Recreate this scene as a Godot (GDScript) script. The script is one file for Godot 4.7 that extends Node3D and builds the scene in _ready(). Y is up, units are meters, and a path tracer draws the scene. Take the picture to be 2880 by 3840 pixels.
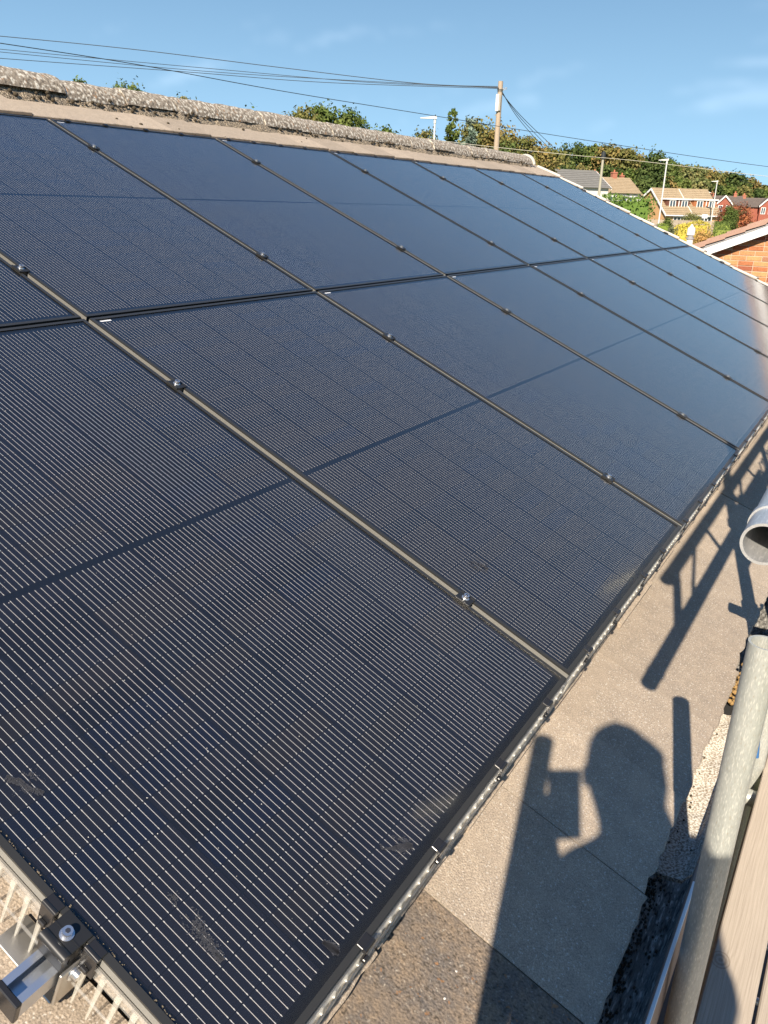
extends Node3D
# A tiled bungalow roof with sixteen black solar panels, seen from the scaffold at the eaves.
# Roof frame: u along the eaves (+x), v up the slope, n out of the panel plane; the panels' top is n = 0.

const PITCH := 0.410152
const PW := 1.134      # panel width
const PL := 1.708      # panel length
const STEP_U := 1.154
const STEP_V := 1.72
const TILE_N := -0.13  # top of the roof tiles
const EYE := Vector3(-0.4604, 1.0164, 0.4671)
const SUN_DIR := Vector3(0.767, -0.6091, -0.2018)

var ROOF := Transform3D()
var rng := RandomNumberGenerator.new()
var taken := {}
var M := {}

class MB:
	var v := PackedVector3Array()
	var n := PackedVector3Array()
	var c := PackedColorArray()
	var t := PackedVector2Array()
	var tint := Color.WHITE
	func tri(a: Vector3, b: Vector3, d: Vector3) -> void:
		var nn := (b - a).cross(d - a).normalized()
		v.append(a); v.append(d); v.append(b)
		for i in 3:
			n.append(nn); c.append(tint); t.append(Vector2.ZERO)
	func quad(a: Vector3, b: Vector3, d: Vector3, e: Vector3) -> void:
		var nn := (b - a).cross(e - a).normalized()
		if nn == Vector3.ZERO: nn = (d - b).cross(e - b).normalized()
		v.append(a); v.append(d); v.append(b); v.append(a); v.append(e); v.append(d)
		t.append(Vector2(0, 0)); t.append(Vector2(1, 1)); t.append(Vector2(1, 0)); t.append(Vector2(0, 0)); t.append(Vector2(0, 1)); t.append(Vector2(1, 1))
		for i in 6:
			n.append(nn); c.append(tint)
	func squad(p: Array, q: Array) -> void:
		v.append(p[0]); v.append(p[2]); v.append(p[1]); v.append(p[0]); v.append(p[3]); v.append(p[2])
		n.append(q[0]); n.append(q[2]); n.append(q[1]); n.append(q[0]); n.append(q[3]); n.append(q[2])
		for i in 6:
			c.append(tint); t.append(Vector2.ZERO)
	func box(lo: Vector3, hi: Vector3) -> void:
		hexa([lo, Vector3(hi.x, lo.y, lo.z), Vector3(hi.x, hi.y, lo.z), Vector3(lo.x, hi.y, lo.z), Vector3(lo.x, lo.y, hi.z), Vector3(hi.x, lo.y, hi.z), hi, Vector3(lo.x, hi.y, hi.z)])
	func hexa(p: Array) -> void:
		quad(p[0], p[3], p[2], p[1]); quad(p[4], p[5], p[6], p[7]); quad(p[0], p[1], p[5], p[4])
		quad(p[1], p[2], p[6], p[5]); quad(p[2], p[3], p[7], p[6]); quad(p[3], p[0], p[4], p[7])
	func cbox(lo: Vector3, hi: Vector3, k: float) -> void:
		# a box with every edge chamfered by k
		var m := (lo + hi) * 0.5
		var h := (hi - lo) * 0.5
		for ax in 3:
			for s in [-1.0, 1.0]:
				var a1 := (ax + 1) % 3
				var a2 := (ax + 2) % 3
				var pts := []
				for w in [[-1, -1], [1, -1], [1, 1], [-1, 1]]:
					var p := Vector3.ZERO
					p[ax] = s * h[ax]; p[a1] = w[0] * (h[a1] - k); p[a2] = w[1] * (h[a2] - k)
					pts.append(m + p)
				if s > 0: quad(pts[0], pts[1], pts[2], pts[3])
				else: quad(pts[0], pts[3], pts[2], pts[1])
		for ax in 3:
			var a1 := (ax + 1) % 3
			var a2 := (ax + 2) % 3
			for s1 in [-1.0, 1.0]:
				for s2 in [-1.0, 1.0]:
					var p := []
					for e in [-1.0, 1.0]:
						var q := Vector3.ZERO
						q[ax] = e * (h[ax] - k); q[a1] = s1 * h[a1]; q[a2] = s2 * (h[a2] - k)
						var r := Vector3.ZERO
						r[ax] = e * (h[ax] - k); r[a1] = s1 * (h[a1] - k); r[a2] = s2 * h[a2]
						p.append(m + q); p.append(m + r)
					if s1 * s2 > 0: quad(p[0], p[2], p[3], p[1])
					else: quad(p[0], p[1], p[3], p[2])
		for sx in [-1.0, 1.0]:
			for sy in [-1.0, 1.0]:
				for sz in [-1.0, 1.0]:
					var s3 := Vector3(sx, sy, sz)
					var a := m + s3 * Vector3(h.x, h.y - k, h.z - k)
					var b := m + s3 * Vector3(h.x - k, h.y, h.z - k)
					var d := m + s3 * Vector3(h.x - k, h.y - k, h.z)
					if sx * sy * sz > 0: tri(a, b, d)
					else: tri(a, d, b)
	func tube(a: Vector3, b: Vector3, r0: float, r1: float, sides := 12, cap := true) -> void:
		var d := (b - a).normalized()
		var e := d.cross(Vector3.UP if absf(d.y) < 0.9 else Vector3.RIGHT).normalized()
		var g := d.cross(e)
		for i in sides:
			var o0 := e * cos(TAU * i / sides) + g * sin(TAU * i / sides)
			var o1 := e * cos(TAU * (i + 1) / sides) + g * sin(TAU * (i + 1) / sides)
			squad([a + o0 * r0, a + o1 * r0, b + o1 * r1, b + o0 * r1], [o0, o1, o1, o0])
			if cap:
				tri(a, a + o1 * r0, a + o0 * r0)
				tri(b, b + o0 * r1, b + o1 * r1)
	func pipe(a: Vector3, b: Vector3, r: float, wall: float, sides := 24) -> void:
		var d := (b - a).normalized()
		var e := d.cross(Vector3.UP if absf(d.y) < 0.9 else Vector3.RIGHT).normalized()
		var g := d.cross(e)
		var q := r - wall
		for i in sides:
			var o0 := e * cos(TAU * i / sides) + g * sin(TAU * i / sides)
			var o1 := e * cos(TAU * (i + 1) / sides) + g * sin(TAU * (i + 1) / sides)
			squad([a + o0 * r, a + o1 * r, b + o1 * r, b + o0 * r], [o0, o1, o1, o0])
			squad([a + o1 * q, a + o0 * q, b + o0 * q, b + o1 * q], [-o1, -o0, -o0, -o1])
			quad(a + o0 * q, a + o1 * q, a + o1 * r, a + o0 * r)
			quad(b + o0 * r, b + o1 * r, b + o1 * q, b + o0 * q)
	func rope(pts: Array, r: float, sides := 6) -> void:
		for i in pts.size() - 1: tube(pts[i], pts[i + 1], r, r, sides, false)
	func ball(at: Vector3, r: Vector3, seg := 8, rings := 5) -> void:
		for j in rings:
			for i in seg:
				var p := []
				var q := []
				for w in [[i, j], [i + 1, j], [i + 1, j + 1], [i, j + 1]]:
					var f: float = PI * w[1] / rings
					var g: float = TAU * w[0] / seg
					var o := Vector3(sin(f) * cos(g), cos(f), -sin(f) * sin(g))
					q.append(o); p.append(at + o * r)
				squad([p[3], p[2], p[1], p[0]], [q[3], q[2], q[1], q[0]])
	func add(o: MB, x: Transform3D) -> void:
		for i in o.v.size():
			v.append(x * o.v[i]); n.append((x.basis * o.n[i]).normalized()); c.append(o.c[i]); t.append(o.t[i])
	func mesh(colored := false) -> ArrayMesh:
		var a := []
		a.resize(Mesh.ARRAY_MAX)
		a[Mesh.ARRAY_VERTEX] = v; a[Mesh.ARRAY_NORMAL] = n; a[Mesh.ARRAY_TEX_UV] = t
		if colored: a[Mesh.ARRAY_COLOR] = c
		var m := ArrayMesh.new()
		m.add_surface_from_arrays(Mesh.PRIMITIVE_TRIANGLES, a)
		return m

# ---------------------------------------------------------------- scene helpers
func numbered(called: String) -> String:
	if not taken.has(called):
		taken[called] = 0
		return called
	taken[called] += 1
	return "%s_%03d" % [called, taken[called]]

func tag(o: Node, label := "", category := "", group := "", kind := "") -> Node:
	if label: o.set_meta("label", label)
	if category: o.set_meta("category", category)
	if group: o.set_meta("group", group)
	if kind: o.set_meta("kind", kind)
	return o

func thing(called: String, label: String, category: String, group := "", at := Transform3D()) -> Node3D:
	var o := Node3D.new()
	o.name = numbered(called)
	add_child(o)
	o.transform = at
	tag(o, label, category, group)
	return o

func part(parent: Node, called: String, mesh: Mesh, m: Material, at := Transform3D(), kind := "") -> MeshInstance3D:
	var o := MeshInstance3D.new()
	o.name = called if parent != self else numbered(called)
	o.mesh = mesh
	o.material_override = m
	o.transform = at
	parent.add_child(o, true)
	if kind: o.set_meta("kind", kind)
	return o

func at(p: Vector3) -> Transform3D: return Transform3D(Basis(), p)
func rf(u: float, v: float, n: float) -> Vector3: return ROOF * Vector3(u, v, n)

func lin(r: float, g: float, b: float, a := 1.0) -> Color:
	var c := Color(r, g, b).linear_to_srgb()
	c.a = a
	return c

func mat(called: String, r: float, g: float, b: float, rough: float, metal := 0.0, spec := 0.5) -> StandardMaterial3D:
	var m := StandardMaterial3D.new()
	m.resource_name = called
	m.albedo_color = lin(r, g, b)
	m.roughness = rough
	m.metallic = metal
	m.metallic_specular = spec
	M[called] = m
	return m

func noise(sd: int, freq: float, oct := 4, kind := FastNoiseLite.TYPE_SIMPLEX_SMOOTH) -> FastNoiseLite:
	var f := FastNoiseLite.new()
	f.seed = sd
	f.noise_type = kind
	f.frequency = freq
	f.fractal_octaves = oct
	return f

func ramp_tex(sd: int, freq: float, stops: Array, size := 512, oct := 5, kind := FastNoiseLite.TYPE_SIMPLEX_SMOOTH) -> NoiseTexture2D:
	# colours in stops are linear
	var g := Gradient.new()
	var off := PackedFloat32Array()
	var col := PackedColorArray()
	for s in stops:
		off.append(s[0]); col.append(lin(s[1], s[2], s[3]))
	g.offsets = off
	g.colors = col
	var t := NoiseTexture2D.new()
	t.width = size; t.height = size
	t.seamless = true
	t.noise = noise(sd, freq, oct, kind)
	t.color_ramp = g
	return t

func grey_tex(sd: int, freq: float, size := 512, oct := 5, kind := FastNoiseLite.TYPE_SIMPLEX_SMOOTH) -> NoiseTexture2D:
	var t := NoiseTexture2D.new()
	t.width = size; t.height = size
	t.seamless = true
	t.noise = noise(sd, freq, oct, kind)
	return t

func tri_map(m: StandardMaterial3D, tex: Texture2D, scale: Vector3, world := true) -> void:
	m.albedo_texture = tex
	m.albedo_color = Color.WHITE
	m.uv1_triplanar = true
	m.uv1_world_triplanar = world
	m.uv1_triplanar_sharpness = 6.0
	m.uv1_scale = scale

func relief(m: StandardMaterial3D, tex: Texture2D, cm: float) -> void:
	m.heightmap_enabled = true
	m.heightmap_texture = tex
	m.heightmap_scale = cm

# A weathered mineral surface: two base tones, grain, pale lichen flecks and dark flecks. Colours are linear.
func mineral(sd: int, size: int, a: Vector3, b: Vector3, pale: Vector3, dark: Vector3, pale_from: float, dark_from: float, grain: float, orange := 0.0, flake := 0.09) -> ImageTexture:
	var coarse: PackedByteArray = noise(sd, 0.012, 3).get_seamless_image(size, size).get_data()
	var mid: PackedByteArray = noise(sd + 1, 0.05, 4).get_seamless_image(size, size).get_data()
	var fine: PackedByteArray = noise(sd + 2, 0.22, 2).get_seamless_image(size, size).get_data()
	var flakes: PackedByteArray = noise(sd + 3, flake, 3 if flake > 0.08 else 6, FastNoiseLite.TYPE_SIMPLEX).get_seamless_image(size, size).get_data()
	var pix := PackedByteArray()
	pix.resize(size * size * 3)
	rng.seed = sd
	for i in size * size:
		var c := a.lerp(b, clampf(coarse[i] / 255.0 * 0.7 + mid[i] / 255.0 * 0.6 - 0.15, 0, 1))
		var k := 1.0 + grain * (fine[i] / 127.5 - 1.0) + grain * 0.8 * (rng.randf() - 0.5)
		c *= maxf(k, 0.15)
		var f := flakes[i] / 255.0
		var w := mid[i] / 255.0
		if f > pale_from: c = c.lerp(pale, clampf((f - pale_from) * 7.0, 0, 0.85))
		if f < dark_from: c = c.lerp(dark, clampf((dark_from - f) * 6.0, 0, 0.85))
		if orange > 0.0 and w > 1.0 - orange and coarse[i] > 150: c = c.lerp(Vector3(0.36, 0.17, 0.055), clampf((w - 1.0 + orange) * 14.0, 0, 0.6))
		pix[i * 3] = int(clampf(pow(maxf(c.x, 0.0), 0.4545), 0, 1) * 255.0)
		pix[i * 3 + 1] = int(clampf(pow(maxf(c.y, 0.0), 0.4545), 0, 1) * 255.0)
		pix[i * 3 + 2] = int(clampf(pow(maxf(c.z, 0.0), 0.4545), 0, 1) * 255.0)
	return ImageTexture.create_from_image(Image.create_from_data(size, size, false, Image.FORMAT_RGB8, pix))

func wood_tex(sd: int, w: int, h: int, light: Vector3, dark: Vector3) -> ImageTexture:
	var slow := noise(sd, 0.004, 2)
	var fine := noise(sd + 1, 0.03, 3)
	var pix := PackedByteArray()
	pix.resize(w * h * 3)
	rng.seed = sd
	for y in h:
		for x in w:
			# seamless along x by walking a circle
			var an := TAU * x / w
			var warp := slow.get_noise_3d(cos(an) * 90.0, sin(an) * 90.0, y * 1.2) * 16.0
			var knot := 0.0
			for q in [[0.3, 0.45], [0.78, 0.2]]:
				var dx: float = (float(x) / w - q[0]) * 9.0
				var dy: float = (float(y) / h - q[1]) * 1.6
				var dd := sqrt(dx * dx + dy * dy)
				warp += 14.0 * exp(-dd * dd * 18.0) * signf(dy)
				if dd < 0.16: knot = maxf(knot, 0.35 + 0.3 * sin(dd * 90.0))
			var ring := sin((y + warp) * 0.62) * 0.5 + 0.5
			var fib := fine.get_noise_3d(cos(an) * 40.0, sin(an) * 40.0, y * 24.0)
			var k := clampf(0.34 + 0.15 * ring * ring + 0.5 * fib + knot + (rng.randf() - 0.5) * 0.12, 0, 1)
			var c := light.lerp(dark, k)
			var i := (y * w + x) * 3
			pix[i] = int(clampf(pow(c.x, 0.4545), 0, 1) * 255.0)
			pix[i + 1] = int(clampf(pow(c.y, 0.4545), 0, 1) * 255.0)
			pix[i + 2] = int(clampf(pow(c.z, 0.4545), 0, 1) * 255.0)
	return ImageTexture.create_from_image(Image.create_from_data(w, h, false, Image.FORMAT_RGB8, pix))

# ---------------------------------------------------------------- smooth bodies
# bones: [a, b, radius a, radius b]; returns the skin round them
func skin(bones: Array, cell: float, blend: float) -> ArrayMesh:
	var lo := Vector3(1e9, 1e9, 1e9)
	var hi := -lo
	for b in bones:
		for e in 2:
			var p: Vector3 = b[e]
			var r: float = b[2 + e] + blend + cell * 2.0
			lo = lo.min(p - Vector3(r, r, r)); hi = hi.max(p + Vector3(r, r, r))
	var nx := int((hi.x - lo.x) / cell) + 2
	var ny := int((hi.y - lo.y) / cell) + 2
	var nz := int((hi.z - lo.z) / cell) + 2
	var f := PackedFloat32Array()
	f.resize(nx * ny * nz)
	f.fill(1.0)
	for b in bones:
		var pa: Vector3 = b[0]
		var pb: Vector3 = b[1]
		var ra: float = b[2]
		var rb: float = b[3]
		var reach := maxf(ra, rb) + blend + cell * 1.5
		var m0 := ((pa.min(pb) - Vector3.ONE * reach - lo) / cell).floor()
		var m1 := ((pa.max(pb) + Vector3.ONE * reach - lo) / cell).ceil()
		var ab := pb - pa
		var l2 := maxf(ab.length_squared(), 1e-9)
		for k in range(maxi(0, int(m0.z)), mini(nz, int(m1.z) + 1)):
			for j in range(maxi(0, int(m0.y)), mini(ny, int(m1.y) + 1)):
				for i in range(maxi(0, int(m0.x)), mini(nx, int(m1.x) + 1)):
					var p := lo + Vector3(i, j, k) * cell
					var h := clampf((p - pa).dot(ab) / l2, 0.0, 1.0)
					var d := (p - pa - ab * h).length() - lerpf(ra, rb, h)
					var id := (k * ny + j) * nx + i
					var o := f[id]
					var w := clampf(0.5 + 0.5 * (o - d) / blend, 0.0, 1.0)
					f[id] = lerpf(o, d, w) - blend * w * (1.0 - w)
	var vid := PackedInt32Array()
	vid.resize(nx * ny * nz)
	vid.fill(-1)
	var vs := PackedVector3Array()
	var ns := PackedVector3Array()
	var offs := [Vector3i(0, 0, 0), Vector3i(1, 0, 0), Vector3i(0, 1, 0), Vector3i(1, 1, 0), Vector3i(0, 0, 1), Vector3i(1, 0, 1), Vector3i(0, 1, 1), Vector3i(1, 1, 1)]
	var edges := [[0, 1], [2, 3], [4, 5], [6, 7], [0, 2], [1, 3], [4, 6], [5, 7], [0, 4], [1, 5], [2, 6], [3, 7]]
	for k in nz - 1:
		for j in ny - 1:
			for i in nx - 1:
				var id := (k * ny + j) * nx + i
				var v0 := f[id]
				if absf(v0) > cell * 3.0: continue
				var va := [v0, f[id + 1], f[id + nx], f[id + nx + 1], f[id + nx * ny], f[id + nx * ny + 1], f[id + nx * ny + nx], f[id + nx * ny + nx + 1]]
				var inside := 0
				for q in 8:
					if va[q] < 0.0: inside += 1
				if inside == 0 or inside == 8: continue
				var s := Vector3.ZERO
				var cnt := 0
				for e in edges:
					var x0: float = va[e[0]]
					var x1: float = va[e[1]]
					if (x0 < 0.0) != (x1 < 0.0):
						var tt := x0 / (x0 - x1)
						s += Vector3(offs[e[0]]).lerp(Vector3(offs[e[1]]), tt)
						cnt += 1
				vid[id] = vs.size()
				vs.append(lo + (Vector3(i, j, k) + s / cnt) * cell)
				ns.append(Vector3(va[1] + va[3] + va[5] + va[7] - va[0] - va[2] - va[4] - va[6], va[2] + va[3] + va[6] + va[7] - va[0] - va[1] - va[4] - va[5], va[4] + va[5] + va[6] + va[7] - va[0] - va[1] - va[2] - va[3]).normalized())
	var idx := PackedInt32Array()
	for k in range(1, nz - 1):
		for j in range(1, ny - 1):
			for i in range(1, nx - 1):
				var id := (k * ny + j) * nx + i
				var a := f[id] < 0.0
				if absf(f[id]) > cell * 3.0: continue
				for ax in 3:
					var st: int = [1, nx, nx * ny][ax]
					if a == (f[id + st] < 0.0): continue
					var s1: int = [nx, nx * ny, 1][ax]
					var s2: int = [nx * ny, 1, nx][ax]
					var q := [vid[id], vid[id - s1], vid[id - s1 - s2], vid[id - s2]]
					if q.min() < 0: continue
					if a: idx.append_array(PackedInt32Array([q[0], q[2], q[1], q[0], q[3], q[2]]))
					else: idx.append_array(PackedInt32Array([q[0], q[1], q[2], q[0], q[2], q[3]]))
	var ar := []
	ar.resize(Mesh.ARRAY_MAX)
	ar[Mesh.ARRAY_VERTEX] = vs; ar[Mesh.ARRAY_NORMAL] = ns; ar[Mesh.ARRAY_INDEX] = idx
	var m := ArrayMesh.new()
	m.add_surface_from_arrays(Mesh.PRIMITIVE_TRIANGLES, ar)
	return m

# ---------------------------------------------------------------- materials
func make_materials() -> void:
	# solar panels
	for i in 7:
		var c: Array = [[0.0080, 0.0080, 0.0108], [0.0110, 0.0096, 0.0100], [0.0062, 0.0072, 0.0140], [0.0122, 0.0104, 0.0104], [0.0086, 0.0082, 0.0112], [0.0094, 0.0092, 0.0126], [0.0066, 0.0062, 0.0078]][i]
		mat("cell_%d" % i, c[0], c[1], c[2], 0.16, 0.0, 0.42)
	mat("backsheet", 0.006, 0.0065, 0.008, 0.2, 0.0, 0.42)
	mat("wire", 0.54, 0.525, 0.495, 0.4)
	mat("frame", 0.066, 0.064, 0.059, 0.32, 0.55)
	mat("rib_highlight", 0.36, 0.355, 0.33, 0.4, 0.4)  # black ribs made pale: the sun's highlight is put into the colour
	var g := mat("panel_glass", 0.9, 0.95, 1.0, 0.09)
	g.transparency = BaseMaterial3D.TRANSPARENCY_ALPHA
	g.albedo_color.a = 0.004
	mat("sticker", 0.8, 0.8, 0.8, 0.5)
	mat("dust", 0.6, 0.57, 0.52, 0.9)
	mat("smear_chalk", 0.055, 0.057, 0.068, 0.9)
	mat("black_metal", 0.03, 0.031, 0.033, 0.35, 0.4)
	mat("black_plastic", 0.018, 0.018, 0.02, 0.25)
	mat("bolt_steel", 0.75, 0.76, 0.78, 0.22, 0.9)
	mat("socket_shade", 0.12, 0.12, 0.13, 0.4, 0.8)  # shade of the hex recess, painted as a dark disc on the head
	mat("rail_alu", 0.62, 0.66, 0.72, 0.28, 0.85)
	mat("stainless", 0.58, 0.56, 0.52, 0.32, 0.85)
	var p2 := mat("clear_strip", 0.75, 0.74, 0.70, 0.14)
	p2.transparency = BaseMaterial3D.TRANSPARENCY_ALPHA
	p2.albedo_color.a = 0.10
	mat("moss_grit", 0.16, 0.13, 0.09, 0.95)
	var p := mat("clear_plastic", 0.82, 0.8, 0.72, 0.2)
	p.transparency = BaseMaterial3D.TRANSPARENCY_ALPHA
	p.albedo_color.a = 0.25
	# roof
	var bump := grey_tex(41, 0.16, 512, 3)
	var bump2 := grey_tex(42, 0.06, 512, 5)
	for i in 4:
		var k: float = [1.0, 0.92, 1.06, 0.86][i]
		var m := mat("tile_%d" % i, 1, 1, 1, 0.93)
		tri_map(m, mineral(100 + i * 7, 512, Vector3(0.43, 0.352, 0.270) * k, Vector3(0.31, 0.255, 0.20) * k, Vector3(0.62, 0.58, 0.52), Vector3(0.17, 0.145, 0.125), 0.75, 0.20, 0.42, 0.0, 0.075), Vector3(2.2, 2.2, 2.2))
		m.uv1_offset = Vector3(0.37 * i, 0.21 * i, 0.55 * i)
		relief(m, bump, 0.12)
	var mo := mat("tile_mossy", 1, 1, 1, 0.95)
	tri_map(mo, mineral(171, 512, Vector3(0.25, 0.185, 0.125), Vector3(0.11, 0.10, 0.095), Vector3(0.40, 0.36, 0.30), Vector3(0.06, 0.045, 0.03), 0.80, 0.30, 0.42, 0.22, 0.07), Vector3(1.7, 1.7, 1.7))
	relief(mo, bump, 0.18)
	var ri := mat("ridge", 1, 1, 1, 0.95)
	tri_map(ri, mineral(191, 512, Vector3(0.33, 0.28, 0.22), Vector3(0.21, 0.175, 0.14), Vector3(0.70, 0.67, 0.59), Vector3(0.085, 0.07, 0.055), 0.60, 0.37, 0.34, 0.30, 0.06), Vector3(0.95, 0.95, 0.95))
	relief(ri, bump2, 0.22)
	var mt := mat("mortar", 1, 1, 1, 0.97)
	tri_map(mt, mineral(201, 256, Vector3(0.36, 0.28, 0.19), Vector3(0.16, 0.13, 0.10), Vector3(0.55, 0.48, 0.36), Vector3(0.05, 0.04, 0.03), 0.66, 0.45, 0.4), Vector3(3, 3, 3))
	relief(mt, bump2, 0.6)
	mat("moss", 0.062, 0.048, 0.03, 1.0)
	mat("moss_orange", 0.30, 0.19, 0.075, 1.0)
	mat("felt", 0.02, 0.02, 0.02, 0.95)
	mat("verge", 0.55, 0.52, 0.47, 0.7)
	mat("white_paint", 0.78, 0.78, 0.76, 0.45)
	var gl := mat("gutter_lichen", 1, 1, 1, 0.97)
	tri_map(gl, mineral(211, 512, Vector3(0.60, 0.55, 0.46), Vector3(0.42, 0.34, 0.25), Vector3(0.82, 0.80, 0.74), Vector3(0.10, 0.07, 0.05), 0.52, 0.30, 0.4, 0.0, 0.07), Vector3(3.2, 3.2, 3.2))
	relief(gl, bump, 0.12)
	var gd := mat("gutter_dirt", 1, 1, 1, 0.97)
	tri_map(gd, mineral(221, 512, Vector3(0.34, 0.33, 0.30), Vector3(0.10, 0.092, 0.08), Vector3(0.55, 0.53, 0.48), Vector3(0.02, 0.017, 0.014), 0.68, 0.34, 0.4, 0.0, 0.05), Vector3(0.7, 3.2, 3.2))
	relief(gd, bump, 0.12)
	mat("fascia", 0.26, 0.19, 0.15, 0.7)
	# scaffold
	var ga := mat("galvanised", 1, 1, 1, 0.42, 0.35)
	tri_map(ga, mineral(231, 512, Vector3(0.50, 0.515, 0.48), Vector3(0.40, 0.415, 0.385), Vector3(0.64, 0.64, 0.58), Vector3(0.36, 0.29, 0.20), 0.68, 0.20, 0.13), Vector3(4.5, 0.9, 4.5))
	var al := mat("aluminium", 1, 1, 1, 0.36, 0.55)
	tri_map(al, mineral(241, 256, Vector3(0.62, 0.62, 0.62), Vector3(0.52, 0.53, 0.54), Vector3(0.72, 0.72, 0.72), Vector3(0.42, 0.42, 0.42), 0.7, 0.2, 0.08), Vector3(1.5, 8, 8))
	var wd := mat("board_wood", 1, 1, 1, 0.85)
	tri_map(wd, wood_tex(251, 1024, 256, Vector3(0.55, 0.475, 0.385), Vector3(0.30, 0.245, 0.19)), Vector3(0.75, 5.0, 5.0))
	mat("board_band", 0.4, 0.4, 0.38, 0.5, 0.7)
	mat("coupler", 0.33, 0.31, 0.27, 0.5, 0.7)
	mat("blue_rope", 0.03, 0.12, 0.3, 0.8)
	# neighbour and street
	for i in 6:
		var c: Array = [[0.52, 0.24, 0.10], [0.46, 0.17, 0.07], [0.58, 0.32, 0.14], [0.36, 0.11, 0.055], [0.55, 0.27, 0.12], [0.42, 0.2, 0.11]][i]
		var m := mat("brick_%d" % i, 1, 1, 1, 0.9)
		var cv := Vector3(c[0], c[1], c[2])
		tri_map(m, mineral(300 + i * 5, 128, cv, cv * 0.75, cv * 1.25, cv * 0.45, 0.72, 0.26, 0.25), Vector3(3, 3, 3))
	mat("brick_mortar", 0.48, 0.38, 0.28, 0.95)
	var vt := mat("verge_tile", 1, 1, 1, 0.85)
	tri_map(vt, mineral(341, 256, Vector3(0.40, 0.255, 0.195), Vector3(0.33, 0.205, 0.155), Vector3(0.48, 0.34, 0.27), Vector3(0.22, 0.14, 0.11), 0.76, 0.2, 0.14), Vector3(2, 2, 2))
	mat("grey_cement", 0.30, 0.30, 0.31, 0.9)
	mat("white_upvc", 0.82, 0.82, 0.82, 0.35)
	mat("dark_soffit", 0.16, 0.09, 0.055, 0.8)
	var rt := mat("roof_tan", 1, 1, 1, 0.92)
	tri_map(rt, mineral(351, 256, Vector3(0.40, 0.305, 0.19), Vector3(0.29, 0.22, 0.135), Vector3(0.52, 0.43, 0.30), Vector3(0.15, 0.115, 0.08), 0.66, 0.3, 0.3), Vector3(0.35, 0.35, 0.35))
	var rg := mat("roof_grey", 1, 1, 1, 0.9)
	tri_map(rg, mineral(356, 256, Vector3(0.22, 0.215, 0.20), Vector3(0.16, 0.157, 0.15), Vector3(0.22, 0.21, 0.2), Vector3(0.08, 0.08, 0.08), 0.75, 0.22, 0.2), Vector3(0.35, 0.35, 0.35))
	var rb := mat("roof_brown", 1, 1, 1, 0.9)
	tri_map(rb, mineral(361, 256, Vector3(0.17, 0.135, 0.115), Vector3(0.11, 0.09, 0.08), Vector3(0.25, 0.22, 0.2), Vector3(0.06, 0.05, 0.045), 0.72, 0.25, 0.25), Vector3(0.35, 0.35, 0.35))
	for q in [["wall_orange", 0.60, 0.36, 0.17], ["wall_red", 0.33, 0.10, 0.065], ["wall_white", 0.72, 0.71, 0.68], ["wall_own", 0.45, 0.22, 0.12]]:
		var m := mat(q[0], 1, 1, 1, 0.9)
		var cv := Vector3(q[1], q[2], q[3])
		tri_map(m, mineral(371 + int(q[1] * 100), 128, cv, cv * 0.85, cv * 1.15, cv * 0.7, 0.75, 0.2, 0.25), Vector3(0.8, 1.6, 0.8))
	mat("panel_brown", 0.13, 0.05, 0.03, 0.7)
	mat("panel_orange", 0.36, 0.13, 0.05, 0.7)
	mat("window_glass", 0.05, 0.07, 0.085, 0.06, 0.0, 0.7)
	mat("chimney_brick", 0.36, 0.14, 0.09, 0.9)
	mat("clay_pot", 0.45, 0.16, 0.08, 0.85)
	var ug := mat("pole_wood", 1, 1, 1, 0.9)
	tri_map(ug, mineral(381, 256, Vector3(0.45, 0.36, 0.275), Vector3(0.35, 0.275, 0.205), Vector3(0.55, 0.45, 0.33), Vector3(0.2, 0.14, 0.09), 0.72, 0.25, 0.25), Vector3(3, 0.35, 3))
	mat("pole_grey", 0.36, 0.34, 0.27, 0.8)
	mat("lamp_paint", 0.62, 0.63, 0.62, 0.45, 0.1)
	mat("cable", 0.025, 0.03, 0.035, 0.6)
	mat("cable_pale", 0.55, 0.52, 0.42, 0.6)
	mat("fence_wood", 0.36, 0.30, 0.24, 0.9)
	mat("grass_mix", 1, 1, 1, 0.95)
	tri_map(M.grass_mix, ramp_tex(391, 0.02, [[0.0, 0.07, 0.09, 0.02], [0.45, 0.11, 0.13, 0.035], [0.7, 0.2, 0.17, 0.06], [1.0, 0.28, 0.22, 0.1]], 512), Vector3(0.06, 0.06, 0.06))
	mat("path_slab_shaded", 0.11, 0.105, 0.1, 0.9)  # paving darkened: the shade below the scaffold boards is in this colour
	mat("asphalt", 0.07, 0.07, 0.072, 0.9)
	mat("pavement", 0.32, 0.29, 0.26, 0.9)
	mat("bark", 0.12, 0.095, 0.07, 0.95)
	mat("bark_pale", 0.33, 0.29, 0.23, 0.95)
	var lf := mat("leaves", 1, 1, 1, 0.75, 0.0, 0.3)
	lf.vertex_color_use_as_albedo = true
	lf.albedo_color = Color.WHITE
	lf.backlight_enabled = true
	lf.backlight = Color(0.35, 0.4, 0.2)
	mat("sign_white", 0.75, 0.75, 0.75, 0.5)
	mat("sign_blue", 0.12, 0.3, 0.55, 0.5)
	# photographer
	mat("skin_tone", 0.5, 0.3, 0.21, 0.6)
	mat("jacket_cloth", 0.03, 0.035, 0.045, 0.9)
	mat("trouser_cloth", 0.05, 0.055, 0.065, 0.9)
	mat("boot_leather", 0.08, 0.05, 0.03, 0.7)
	mat("hair", 0.035, 0.022, 0.014, 0.7)
	mat("phone_body", 0.02, 0.02, 0.022, 0.2)

# ---------------------------------------------------------------- the bungalow we stand at
const GAUGE := 0.352
const EAVE_V := -0.375
const TILE_W := 0.335
const RIDGE_V := 4.27

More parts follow.
